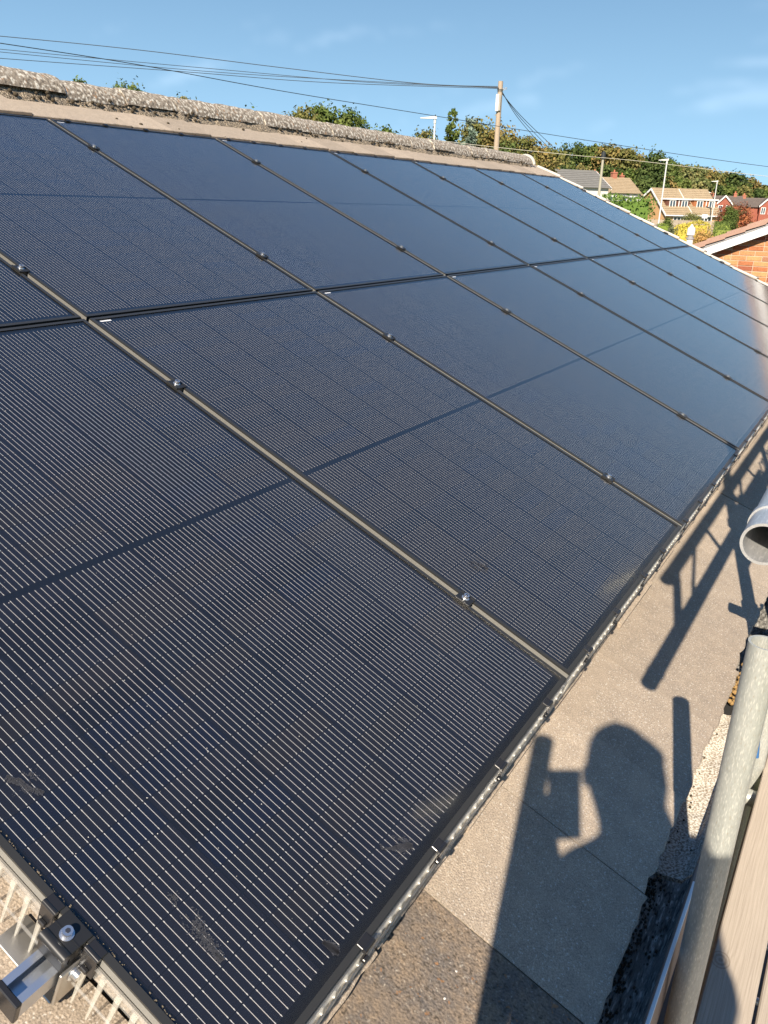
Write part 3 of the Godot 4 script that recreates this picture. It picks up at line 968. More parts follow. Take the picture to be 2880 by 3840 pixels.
func make_guards() -> void:
	var e := [[0.288, 0.517, 0.772, 1.024], [0.147, 0.386, 0.666, 0.888], [0.06, 0.30, 0.55, 0.80, 1.05], [0.18, 0.43, 0.70, 0.95]]
	for c in 8:
		# along the eaves: outwards is down the slope
		guard("clear spiked bird guard along the eaves below the %s panel column" % ORDER[c], ROOF * Transform3D(Basis(Vector3(-1, 0, 0), Vector3(0, -1, 0), Vector3(0, 0, 1)), Vector3(c * STEP_U + 0.01 + PW, 0, 0)), PW, e[c % 4].map(func(x): return PW - x + 0.01), true)
		guard("clear spiked bird guard along the ridge side of the %s panel column" % ORDER[c], ROOF * at(Vector3(c * STEP_U + 0.01, STEP_V + PL, 0)), PW, [0.10, 0.33, 0.60, 0.86], false)
	for row in 2:
		guard("clear spiked bird guard on the near left edge of the %s panel row" % ["lower", "upper"][row], ROOF * Transform3D(Basis(Vector3(0, 1, 0), Vector3(-1, 0, 0), Vector3(0, 0, 1)), Vector3(0.01, row * STEP_V, 0)), PL, [0.08, 0.261, 0.346, 0.62, 0.92, 1.28, 1.37] if row == 0 else [0.26, 0.34, 0.7, 1.0, 1.33, 1.43], true)
		guard("clear spiked bird guard on the far right edge of the %s panel row" % ["lower", "upper"][row], ROOF * Transform3D(Basis(Vector3(0, -1, 0), Vector3(1, 0, 0), Vector3(0, 0, 1)), Vector3(8 * STEP_U - 0.01, row * STEP_V + PL, 0)), PL, [0.25, 0.5, 0.8, 1.1, 1.4], false)

# ---------------------------------------------------------------- scaffold
func tube_thing(label: String, a: Vector3, b: Vector3, m: Material, category := "scaffold tube", called := "scaffold_tube") -> Node3D:
	var t := thing(called, label, category, "scaffold tubes at the eaves", at(a))
	var p := MB.new()
	p.pipe(Vector3.ZERO, b - a, 0.02415, 0.004, 28)
	part(t, "tube", p.mesh(), m)
	return t

func coupler(label: String, p: Vector3) -> void:
	var t := thing("scaffold_coupler", label, "coupler", "couplers joining the scaffold tubes", at(p))
	var m := MB.new()
	m.pipe(Vector3(0, -0.025, 0), Vector3(0, 0.025, 0), 0.031, 0.0065, 16)
	m.cbox(Vector3(-0.014, -0.018, 0.031), Vector3(0.014, 0.018, 0.046), 0.002)
	part(t, "clasp", m.mesh(), M.coupler)
	var b := MB.new()
	b.tube(Vector3(0.02, 0, 0.036), Vector3(0.062, 0, 0.036), 0.006, 0.006, 8)
	b.tube(Vector3(0.050, 0, 0.036), Vector3(0.060, 0, 0.036), 0.011, 0.011, 6)
	part(t, "bolt", b.mesh(), M.bolt_steel)

func make_scaffold() -> void:
	var gy := -2.35
	tube_thing("upright galvanised scaffold tube with rust stains standing nearest the gutter", Vector3(0.772, gy, 0.3855), Vector3(0.772, 0.405, 0.4065), M.galvanised)
	tube_thing("upright scaffold tube standing beside the photographer out of view", Vector3(-0.52, gy, 0.40), Vector3(-0.52, 1.13, 0.403), M.galvanised)
	tube_thing("upright scaffold tube at the far end of the scaffold boards", Vector3(1.80, gy, 0.40), Vector3(1.80, 1.35, 0.40), M.galvanised)
	tube_thing("upright scaffold tube beyond the ladder", Vector3(4.2, gy, 0.40), Vector3(4.2, 1.35, 0.40), M.galvanised)
	for x in [-0.52, 1.80, 4.2]:
		tube_thing("outer upright scaffold tube %s" % {-0.52: "behind the photographer", 1.80: "opposite the ladder", 4.2: "at the far end of the platform"}[x], Vector3(x, gy, 1.42), Vector3(x, 0.62, 1.42), M.galvanised)
	# aluminium lattice beam along the eaves: two chords with posts and diagonals
	var lb := thing("lattice_beam", "aluminium lattice beam with its open tube end pointing at the viewer", "scaffold beam", "", at(Vector3(0.45, 0.68, 0.40)))
	var ch := MB.new()
	ch.pipe(Vector3.ZERO, Vector3(5.6, 0, 0), 0.02415, 0.0032, 36)
	part(lb, "chord", ch.mesh(), M.aluminium)
	var ch2 := MB.new()
	ch2.pipe(Vector3(0.20, 0.365, 0), Vector3(5.6, 0.365, 0), 0.02415, 0.0032, 28)
	part(lb, "chord", ch2.mesh(), M.aluminium)
	var co := MB.new()
	co.pipe(Vector3(0.062, 0, 0), Vector3(0.078, 0, 0), 0.0262, 0.0036, 36)
	part(lb, "collar", co.mesh(), M.aluminium)
	for i in 6:
		var x := 0.345 + i * 0.98
		var po := MB.new()
		po.tube(Vector3(x, 0.02, 0), Vector3(x, 0.345, 0), 0.015, 0.015, 14)
		part(lb, "post", po.mesh(), M.aluminium)
		if x + 0.9 < 5.6:
			var dg := MB.new()
			dg.tube(Vector3(x + 0.20, 0.02, 0), Vector3(x + 0.30, 0.345, 0), 0.007, 0.007, 10)
			part(lb, "diagonal", dg.mesh(), M.aluminium)
			var d2 := MB.new()
			d2.tube(Vector3(x + 0.48, 0.345, 0), Vector3(x + 0.72, 0.02, 0), 0.009, 0.009, 10)
			part(lb, "diagonal", d2.mesh(), M.aluminium)
	# transoms under the boards and ledgers
	for x in [-1.65, -0.44, 0.70, 1.72, 4.12]:
		var z0 := 0.335 if x > 1.5 and x < 2.0 else 0.36
		tube_thing("cross tube under the scaffold boards %s" % {-1.65: "at their hidden end", -0.44: "below the photographer", 0.70: "beside the nearest upright", 1.72: "at their far end", 4.12: "at the far upright"}[x], Vector3(x, -0.562, z0), Vector3(x, -0.562, 1.52), M.galvanised)
	tube_thing("short cross tube poking out over the gutter from the far upright", Vector3(1.747, 0.165, 0.335), Vector3(1.747, 0.165, 0.75), M.galvanised)
	tube_thing("long ledger tube running under the inner scaffold boards", Vector3(-1.8, -0.612, 0.44), Vector3(6.0, -0.612, 0.44), M.galvanised)
	tube_thing("long ledger tube on the outer side of the scaffold", Vector3(-1.8, -0.612, 1.465), Vector3(6.0, -0.612, 1.465), M.galvanised)
	tube_thing("outer guard rail tube along the scaffold", Vector3(-1.8, 0.5, 1.465), Vector3(6.0, 0.5, 1.465), M.galvanised)
	coupler("coupler on the far upright at the short cross tube", Vector3(1.80, 0.165, 0.40))
	coupler("coupler holding the lattice beam to the far upright", Vector3(1.80, 0.74, 0.40))
	coupler("upper coupler holding the lattice beam to the far upright", Vector3(1.80, 0.98, 0.40))
	# boards
	var z := 0.4235
	var kk := 0
	for w in [0.098, 0.225, 0.225, 0.225, 0.225]:
		var bt := thing("scaffold_board", ["narrow weathered scaffold board beside the nearest upright tube", "second scaffold board from the gutter", "middle scaffold board of the platform", "fourth scaffold board from the gutter", "outermost scaffold board of the platform"][kk], "scaffold board", "boards of the scaffold platform", at(Vector3(-1.95 + 0.02 * (kk % 2), -0.538, z)))
		var m := MB.new()
		m.cbox(Vector3(0, 0, 0), Vector3(3.84, 0.038, w), 0.003)
		part(bt, "plank", m.mesh(), M.board_wood)
		var bd := MB.new()
		bd.box(Vector3(3.8, 0.0385, 0.0), Vector3(3.83, 0.0395, w))
		bd.box(Vector3(3.8405, -0.001, 0.0), Vector3(3.8415, 0.0395, w))
		if kk > 0: part(bt, "end_band", bd.mesh(), M.board_band)
		z += w + 0.007
		kk += 1
	# toe board / brick guard beyond the far upright
	var tb := thing("mesh_guard", "steel mesh brick guard hung on the lattice beam beyond the ladder", "mesh guard", "", at(Vector3(2.45, 0.15, 0.43)))
	var mf := MB.new()
	for i in 15: mf.box(Vector3(i * 0.09, 0, 0), Vector3(i * 0.09 + 0.012, 0.85, 0.006))
	part(tb, "uprights", mf.mesh(), M.galvanised, Transform3D(), "stuff")
	var mh := MB.new()
	for i in 8: mh.box(Vector3(0, i * 0.12, 0.007), Vector3(1.27, i * 0.12 + 0.012, 0.012))
	part(tb, "crossbars", mh.mesh(), M.galvanised, Transform3D(), "stuff")
	var ps := thing("added_shadow_sheet", "added plywood sheet out of view, put there to thicken the scaffold shadow", "plywood", "", at(Vector3(1.66, 0.47, 0.428)))
	var pm := MB.new()  # unseen sheet, added only to make the shadow on the eaves denser
	pm.cbox(Vector3(0, 0, 0), Vector3(0.75, 0.47, 0.012), 0.002)
	part(ps, "sheet", pm.mesh(), M.board_wood)
	var pt := MB.new()
	for x in [0.06, 0.66]: pt.tube(Vector3(x, 0.205, -0.055), Vector3(x, 0.205, 0.016), 0.004, 0.004, 6)
	part(ps, "ties", pt.mesh(), M.cable, Transform3D(), "stuff")
	# ladder
	var ld := thing("ladder", "aluminium ladder standing past the end of the scaffold boards", "ladder", "", at(Vector3(2.05, gy, 0.455)))
	for s in [0.0, 0.36]:
		var m := MB.new()
		m.cbox(Vector3(-0.03, 0, s), Vector3(0.03, 3.25, s + 0.024), 0.003)
		part(ld, "stile", m.mesh(), M.aluminium)
	for i in 12:
		var m := MB.new()
		m.tube(Vector3(0, 0.2 + i * 0.26, 0.0245), Vector3(0, 0.2 + i * 0.26, 0.3595), 0.014, 0.014, 12)
		part(ld, "rung", m.mesh(), M.aluminium)
	# blue rope tied to the far upright
	var rp := MB.new()
	for i in 3: rp.rope([Vector3(1.80 + 0.030, -0.02 + i * 0.011, 0.37), Vector3(1.765, -0.02 + i * 0.012, 0.40), Vector3(1.80, -0.02 + i * 0.011, 0.434), Vector3(1.834, -0.02 + i * 0.011, 0.40), Vector3(1.83, -0.02 + i * 0.011, 0.37)], 0.005)
	rp.rope([Vector3(1.765, -0.02, 0.40), Vector3(1.745, -0.10, 0.385), Vector3(1.75, -0.22, 0.38), Vector3(1.77, -0.33, 0.385), Vector3(1.76, -0.45, 0.40)], 0.006)
	tag(part(self, "rope", rp.mesh(), M.blue_rope), "blue rope tied round the far upright scaffold tube", "rope")

# ---------------------------------------------------------------- photographer (behind the lens; throws the shadow on the eaves)
func make_photographer() -> void:
	var t := thing("person", "person in a dark jacket and jeans standing on the boards photographing the roof", "person")
	var head := Vector3(-0.648, 1.214, 0.628)
	var neck := Vector3(-0.70, 1.06, 0.672)
	var chest := Vector3(-0.735, 0.86, 0.675)
	var waist := Vector3(-0.70, 0.58, 0.61)
	var hip := Vector3(-0.70, 0.42, 0.595)
	var sl := Vector3(-0.735, 0.99, 0.60)
	var sr := Vector3(-0.61, 1.0, 0.80)
	var el := Vector3(-0.425, 0.665, 0.412)
	var er := Vector3(-0.60, 0.72, 0.84)
	var hl := Vector3(-0.527, 0.905, 0.437)
	var hr := Vector3(-0.47, 0.60, 0.74)
	var feet := [[Vector3(-0.745, 0.40, 0.525), Vector3(-0.71, -0.03, 0.515), Vector3(-0.76, -0.42, 0.505)], [Vector3(-0.65, 0.40, 0.665), Vector3(-0.60, -0.03, 0.69), Vector3(-0.64, -0.42, 0.72)]]
	var fwd := Vector3(0.83, 0, -0.5).normalized()
	var bones := []
	var jacket := []
	var trousers := []
	var torso := [[neck - Vector3(0, 0.02, 0), chest, 0.07, 0.135], [chest, waist, 0.135, 0.118], [waist, hip, 0.13, 0.155], [chest + Vector3(-0.05, 0.06, -0.08), waist, 0.10, 0.10], [chest + Vector3(0.07, 0.06, 0.05), waist, 0.10, 0.10], [sl, neck + Vector3(0, -0.04, 0), 0.065, 0.06], [sr, neck + Vector3(0, -0.04, 0), 0.065, 0.06]]
	var arms := [[sl, el, 0.052, 0.040], [el, hl, 0.037, 0.026], [sr, er, 0.056, 0.042], [er, hr, 0.041, 0.028]]
	bones.append([neck, head - Vector3(0.012, 0.06, 0), 0.054, 0.056])
	for b in torso + arms:
		bones.append(b)
		jacket.append([b[0], b[1], b[2] + 0.010, b[3] + 0.010])
	jacket.append([head + Vector3(0, -0.045, 0.034), neck + Vector3(0, 0.03, 0.035), 0.062, 0.082])
	jacket[8][1] = (el as Vector3).lerp(hl, 0.88)
	jacket[10][1] = (er as Vector3).lerp(hr, 0.88)
	for f in feet:
		for b in [[f[0], f[1], 0.088, 0.056], [f[1], f[2], 0.056, 0.036]]:
			bones.append(b)
			trousers.append([b[0], b[1], b[2] + 0.014, b[3] + 0.022])
	trousers.append([waist - Vector3(0, 0.06, 0), hip, 0.135, 0.16])
	# skull, jaw, face
	var up := Vector3.UP
	var rt := fwd.cross(up)
	bones.append([head + up * 0.03 - fwd * 0.02, head + up * 0.02 + fwd * 0.012, 0.088, 0.082])
	bones.append([head - up * 0.02, head - up * 0.075 + fwd * 0.045, 0.068, 0.04])
	part(t, "body", skin(bones, 0.019, 0.035), M.skin_tone)
	var fc := []
	fc.append([head + fwd * 0.086 + up * 0.012, head + fwd * 0.104 - up * 0.022, 0.010, 0.015])
	for s in [-1.0, 1.0]:
		fc.append([head + rt * s * 0.086 + up * 0.02 - fwd * 0.005, head + rt * s * 0.083 - up * 0.022, 0.012, 0.008])
		fc.append([head + fwd * 0.083 + rt * s * 0.014 + up * 0.035, head + fwd * 0.07 + rt * s * 0.05 + up * 0.034, 0.009, 0.008])
	fc.append([head + fwd * 0.088 + rt * 0.02 - up * 0.05, head + fwd * 0.088 - rt * 0.02 - up * 0.05, 0.007, 0.007])
	part(t, "face", skin(fc, 0.006, 0.008), M.skin_tone)
	var hb := []
	hb.append([head + up * 0.052 - fwd * 0.03, head + up * 0.05 + fwd * 0.02, 0.092, 0.078])
	hb.append([head + up * 0.0 - fwd * 0.05, head - up * 0.04 - fwd * 0.055, 0.07, 0.05])
	hb.append([head + Vector3(0, 0.01, 0.03) - fwd * 0.02, head + Vector3(0, -0.05, 0.036) - fwd * 0.03, 0.075, 0.06])
	for i in 26:
		var od := (rt * cos(i * 2.4) + (up * 0.9 - fwd * 0.2) * absf(sin(i * 1.3)) - fwd * 0.4 * sin(i * 0.9)).normalized()
		var hc := head + up * 0.045 - fwd * 0.015
		hb.append([hc + od * 0.07, hc + od * (0.092 + 0.010 * sin(i * 5.1)) + rt * 0.012 * sin(i * 3.3), 0.018, 0.008])
	part(t, "hair", skin(hb, 0.012, 0.022), M.hair)
	part(t, "jacket", skin(jacket, 0.021, 0.04), M.jacket_cloth)
	part(t, "trousers", skin(trousers, 0.021, 0.03), M.trouser_cloth)
	for f in feet:
		var s: Vector3 = f[2] - Vector3(0, 0.04, 0)
		part(t, "boot", skin([[s - fwd * 0.06, s + fwd * 0.16 + Vector3(0, 0.008, 0), 0.036, 0.028], [s, s + Vector3(0, 0.07, 0), 0.042, 0.045]], 0.012, 0.02), M.boot_leather)
	# phone: its lens is at the eye point, its back just behind it
	var bz := Vector3(-0.7987, 0.3559, 0.4853)
	var by := Vector3(0.2909, 0.9342, -0.2063)
	var bxx := Vector3(0.5268, 0.0236, 0.8497)
	var ph := thing("phone", "black phone held up in the photographer's left hand", "phone", "", Transform3D(Basis(bxx, by, bz), EYE + bz * 0.006))
	var pm := MB.new()
	pm.cbox(Vector3(-0.058, -0.128, 0.0), Vector3(0.014, 0.018, 0.008), 0.0025)
	part(ph, "case", pm.mesh(), M.phone_body)
	var sm := MB.new()
	sm.cbox(Vector3(-0.054, -0.124, 0.0081), Vector3(0.010, 0.014, 0.0086), 0.0002)
	part(ph, "screen", sm.mesh(), M.window_glass)
	# hands: palm at the phone's edge, four fingers round the back, thumb on the screen side
	var P := Transform3D(Basis(bxx, by, bz), EYE + bz * 0.006)
	var edge := -0.058
	var hand := []
	var palm := P * Vector3(edge - 0.020, -0.105, 0.018)
	var knuck := P * Vector3(edge - 0.015, -0.075, 0.008)
	hand.append([hl, palm, 0.026, 0.024])
	hand.append([palm, knuck, 0.022, 0.018])
	for i in 4:
		var yy := -0.050 - i * 0.019
		var l: float = [0.030, 0.036, 0.034, 0.026][i]
		var k0 := P * Vector3(edge - 0.017, yy, 0.010)
		var k1 := P * Vector3(edge - 0.013, yy + 0.004, -0.011)
		var k2 := P * Vector3(edge + l * 0.5, yy + 0.003, -0.0135)
		hand.append([palm.lerp(k0, 0.4), k0, 0.011, 0.0095])
		hand.append([k0, k1, 0.0095, 0.0085])
		hand.append([k1, k2, 0.0085, 0.0075])
	var t0 := P * Vector3(edge - 0.010, -0.075, 0.024)
	var t1 := P * Vector3(edge + 0.014, -0.045, 0.018)
	hand.append([palm, t0, 0.017, 0.011])
	hand.append([t0, t1, 0.011, 0.009])
	part(t, "hand", skin(hand, 0.0055, 0.006), M.skin_tone)
	# the right hand hangs half open
	hand = []
	var dv := (hr - er).normalized()
	var sd := dv.cross(Vector3.UP).normalized()
	var nd := sd.cross(dv)
	hand.append([hr, hr + dv * 0.085, 0.026, 0.030])
	for i in 4:
		var o := sd * (0.027 - i * 0.018)
		var l: float = [0.9, 1.0, 0.95, 0.75][i]
		var a := hr + dv * 0.095 + o
		var b := a + (dv * 0.034 - nd * 0.012) * l
		var c := b + (dv * 0.018 - nd * 0.024) * l
		hand.append([hr + dv * 0.06 + o * 0.7, a, 0.013, 0.0095]); hand.append([a, b, 0.0095, 0.0085]); hand.append([b, c, 0.0085, 0.007])
	hand.append([hr + dv * 0.025 + sd * 0.02, hr + dv * 0.06 + sd * 0.048, 0.016, 0.011])
	hand.append([hr + dv * 0.06 + sd * 0.048, hr + dv * 0.09 + sd * 0.045 - nd * 0.012, 0.011, 0.008])
	part(t, "hand", skin(hand, 0.0055, 0.006), M.skin_tone)

# ---------------------------------------------------------------- neighbour's bungalow
func make_neighbour() -> void:
	var X := 13.5
	var t := thing("neighbour_bungalow", "orange brick bungalow gable with white bargeboard beyond the far end of the array", "bungalow")
	var slope := 0.418
	var line := func(z: float) -> float: return 0.52 + slope * (z + 2.295)   # underside of the verge tiles on the left slope
	var ridge_z := 1.35
	var wallx := X + 0.16
	# backing wall (mortar colour) up to the rake, bricks stand 5 mm proud of it
	var bw := MB.new()
	var wz0 := -4.0
	var wz1 := 2.0 * ridge_z - wz0
	var top := func(z: float) -> float: return (line.call(z) if z < ridge_z else line.call(2.0 * ridge_z - z)) - 0.055
	for seg in [[wz0, ridge_z], [ridge_z, wz1]]:
		var a := Vector3(wallx, -2.3, seg[0])
		var b := Vector3(wallx, -2.3, seg[1])
		var c := Vector3(wallx, top.call(seg[1]), seg[1])
		var d := Vector3(wallx, top.call(seg[0]), seg[0])
		var o := Vector3(0.2, 0, 0)
		bw.hexa([a, a + o, b + o, b, d, d + o, c + o, c])
	part(t, "gable_wall", bw.mesh(), M.brick_mortar)
	var body := MB.new()
	body.box(Vector3(wallx + 0.2, -2.3, wz0 + 0.02), Vector3(wallx + 11.0, top.call(wz0) - 0.02, wz1 - 0.02))
	part(t, "wall", body.mesh(), M.wall_orange)
	var full := MB.new()
	full.cbox(Vector3(-0.006, 0, 0), Vector3(0.05, 0.065, 0.215), 0.004)
	var hd := MB.new()
	hd.cbox(Vector3(-0.006, 0, 0), Vector3(0.05, 0.065, 0.1025), 0.004)
	var bm := full.mesh()
	var hm := hd.mesh()
	var r := RandomNumberGenerator.new()
	r.seed = 1313
	var rest := MB.new()
	var row := 0
	var y := -2.28
	var count := 0
	while y < 2.2:
		var z := wz0 + 0.01 - (0.1125 if row % 2 == 1 else 0.0)
		while z < wz1 - 0.1:
			var hh := r.randf() < 0.12
			var w := 0.1025 if hh else 0.215
			var zz := maxf(z, wz0)
			if zz + w < wz1 and minf(top.call(zz), top.call(zz + w)) > y + 0.07 and z >= wz0 - 0.001:
				var p := Vector3(wallx + r.randfn(0, 0.0012), y, z)
				if y > -0.30 and z > -2.95 and z < 0.25 and count < 290:
					part(t, "brick", hm if hh else bm, M["brick_%d" % (r.randi() % 6)], at(p))
					count += 1
				else:
					rest.add(hd if hh else full, at(p))
			z += w + 0.0101
		y += 0.0751
		row += 1
	part(t, "distant_bricks", rest.mesh(), M.brick_1, Transform3D(), "stuff")
	# bargeboard, soffit strip, grey bedding and verge tiles along both rakes
	for s in [1.0, -1.0]:
		var P := func(z: float, up: float, x: float) -> Vector3:
			var yy: float = line.call(z) + up
			return Vector3(x, yy, z if s > 0 else 2.0 * ridge_z - z)
		var z0 := -4.16
		var strip := func(called: String, u0: float, u1: float, x0: float, x1: float, m: Material, za: float, zb: float) -> void:
			var b := MB.new()
			b.hexa([P.call(za, u0, x0), P.call(zb, u0, x0), P.call(zb, u0, x1), P.call(za, u0, x1), P.call(za, u1, x0), P.call(zb, u1, x0), P.call(zb, u1, x1), P.call(za, u1, x1)])
			part(t, called, b.mesh(), m)
		strip.call("bargeboard", -0.155, -0.032, X + 0.004, X + 0.022, M.white_upvc, z0, ridge_z)
		strip.call("soffit", -0.075, -0.06, X + 0.023, wallx + 0.002, M.dark_soffit, z0, ridge_z)
		strip.call("cement_bedding", -0.031, -0.002, X - 0.004, X + 0.05, M.grey_cement, z0, ridge_z)
		var i := 0
		var zz := -4.17
		while zz < ridge_z - 0.05:
			var e := minf(zz + 0.276, ridge_z)
			var b := MB.new()
			var lift := 0.018
			b.hexa([P.call(zz, 0.0 + lift, X - 0.03), P.call(e, 0.0, X - 0.03), P.call(e, 0.0, X + 0.3), P.call(zz, 0.0 + lift, X + 0.3), P.call(zz + 0.012, 0.082 + lift, X - 0.022), P.call(e + 0.012, 0.082, X - 0.022), P.call(e + 0.012, 0.082, X + 0.3), P.call(zz + 0.012, 0.082 + lift, X + 0.3)])
			part(t, "verge_tile", b.mesh(), M.verge_tile)
			var c := MB.new()
			c.hexa([P.call(zz, 0.0 + lift, X + 0.302), P.call(e + 0.06, -0.005, X + 0.302), P.call(e + 0.06, -0.005, X + 11.3), P.call(zz, 0.0 + lift, X + 11.3), P.call(zz, 0.06 + lift, X + 0.302), P.call(e + 0.06, 0.055, X + 0.302), P.call(e + 0.06, 0.055, X + 11.3), P.call(zz, 0.06 + lift, X + 11.3)])
			part(t, "tile_course", c.mesh(), M.verge_tile)
			zz += 0.276
			i += 1
	var rr := MB.new()
	rr.tube(Vector3(X - 0.03, line.call(ridge_z) + 0.0, ridge_z), Vector3(X + 11.3, line.call(ridge_z) + 0.0, ridge_z), 0.13, 0.13, 16)
	part(t, "ridge", rr.mesh(), M.verge_tile)
	# flue on the left slope
	var fl := thing("flue", "white boiler flue with a pointed cap above the neighbour's roof slope", "flue", "", at(Vector3(14.35, 0.31, -2.665)))
	var m := MB.new()
	m.tube(Vector3(0, 0, 0), Vector3(0, 0.30, 0), 0.052, 0.052, 18)
	m.tube(Vector3(0, 0.365, 0), Vector3(0, 0.47, 0), 0.064, 0.064, 18)
	m.tube(Vector3(0, 0.47, 0), Vector3(0, 0.49, 0), 0.064, 0.050, 18)
	m.tube(Vector3(0, 0.49, 0), Vector3(0, 0.535, 0), 0.035, 0.012, 14)
	part(fl, "pipe", m.mesh(), M.white_upvc)
	var cl := MB.new()
	cl.tube(Vector3(0, 0.30, 0), Vector3(0, 0.325, 0), 0.066, 0.066, 18)
	cl.tube(Vector3(0, 0.325, 0), Vector3(0, 0.365, 0), 0.045, 0.05, 18)
	part(fl, "collar", cl.mesh(), M.grey_cement)

# ---------------------------------------------------------------- terrain and street
func ground_y(x: float, z: float) -> float:
	var d := Vector2(x, z).length()
	if d < 25.0: return -2.36
	if d < 130.0: return lerpf(-2.36, -1.15, (d - 25.0) / 105.0)
	if d < 300.0: return lerpf(-1.15, 1.0, (d - 130.0) / 170.0)
	return 1.0

func pol(az: float, d: float) -> Vector3:
	var x := EYE.x + d * cos(deg_to_rad(az))
	var z := EYE.z + d * sin(deg_to_rad(az))
	return Vector3(x, ground_y(x, z), z)

func hgt(el: float, d: float) -> float: return EYE.y + d * tan(deg_to_rad(el))

func make_ground() -> void:
	var m := MB.new()
	var rad := [0.0, 10.0, 25.0, 40.0, 60.0, 80.0, 105.0, 130.0, 170.0, 210.0, 260.0, 300.0, 600.0, 1500.0, 4000.0]
	for i in rad.size() - 1:
		for j in 48:
			var p := []
			for w in [[i, j], [i, j + 1], [i + 1, j + 1], [i + 1, j]]:
				var a: float = TAU * w[1] / 48
				var x: float = rad[w[0]] * cos(a)
				var z: float = rad[w[0]] * sin(a)
				p.append(Vector3(x, ground_y(x, z), z))
			if i == 0: m.tri(p[0], p[2], p[3])
			else: m.quad(p[0], p[1], p[2], p[3])
	tag(part(self, "ground", m.mesh(), M.grass_mix), "", "", "", "structure")
	var pb := MB.new()
	pb.box(Vector3(-3.0, -2.5, 0.06), Vector3(11.5, -2.345, 2.4))
	tag(part(self, "path", pb.mesh(), M.path_slab_shaded), "", "", "", "structure")
	for q in [["road", "asphalt", 84.0, 90.0, 0.006], ["pavement", "pavement", 80.5, 83.9, 0.09], ["pavement", "pavement", 90.1, 92.6, 0.09]]:
		var b := MB.new()
		for i in 60:
			var a0 := -40.0 + i * 0.9
			var a1 := a0 + 0.9
			var o := Vector3(0, q[4], 0)
			b.quad(pol(a0, q[2]) + o, pol(a0, q[3]) + o, pol(a1, q[3]) + o, pol(a1, q[2]) + o)
			if q[4] > 0.05: b.quad(pol(a0, q[2]), pol(a0, q[2]) + o, pol(a1, q[2]) + o, pol(a1, q[2]))
		tag(part(self, q[0], b.mesh(), M[q[1]]), "", "", "", "structure")

# leaf clumps: quads of about `leaf` metres spread through clumps in an ellipsoid
func foliage(m: MB, c: Vector3, r: Vector3, clumps: int, per: int, leaf: float, tones: Array, gen: RandomNumberGenerator, fill := 0.35) -> void:
	for i in clumps:
		var d := Vector3(gen.randfn(), gen.randfn(), gen.randfn()).normalized()
		var k := pow(gen.randf_range(fill, 1.0), 0.5)
		var p := c + d * r * k * gen.randf_range(0.86, 1.04)
		var cr: float = gen.randf_range(0.26, 0.46) * (r.x + r.y) * 0.5
		var tone: Vector3 = tones[gen.randi() % tones.size()]
		for j in per:
			var o := Vector3(gen.randfn(), gen.randfn() * 0.75, gen.randfn()).limit_length(2.0) * cr * 0.62
			var q := p + o
			var nrm := (o.normalized() + Vector3(gen.randfn(), gen.randfn() + 0.4, gen.randfn()) * 0.6).normalized()
			var e := nrm.cross(Vector3(gen.randfn(), gen.randfn(), gen.randfn())).normalized() * leaf * gen.randf_range(0.5, 1.0)
			var g := nrm.cross(e) * 0.62
			var b := gen.randf_range(0.75, 1.3)
			m.tint = Color(tone.x * b * 1.5, tone.y * b * 1.5, tone.z * b * 1.5)
			m.quad(q - e * 0.5, q + g * 0.5, q + e * 0.5, q - g * 0.5)

const GREEN := [Vector3(0.060, 0.085, 0.020), Vector3(0.045, 0.068, 0.016), Vector3(0.085, 0.105, 0.028)]
const DARK := [Vector3(0.032, 0.052, 0.015), Vector3(0.042, 0.062, 0.018), Vector3(0.055, 0.075, 0.022)]
const OLIVE := [Vector3(0.105, 0.102, 0.032), Vector3(0.080, 0.087, 0.026), Vector3(0.130, 0.112, 0.040)]
const GOLD := [Vector3(0.150, 0.118, 0.040), Vector3(0.115, 0.105, 0.032), Vector3(0.090, 0.088, 0.026), Vector3(0.165, 0.118, 0.042)]
const BLUE := [Vector3(0.11, 0.145, 0.115), Vector3(0.08, 0.115, 0.085), Vector3(0.14, 0.175, 0.14)]
const PALE := [Vector3(0.115, 0.125, 0.050), Vector3(0.085, 0.10, 0.035), Vector3(0.14, 0.13, 0.05)]

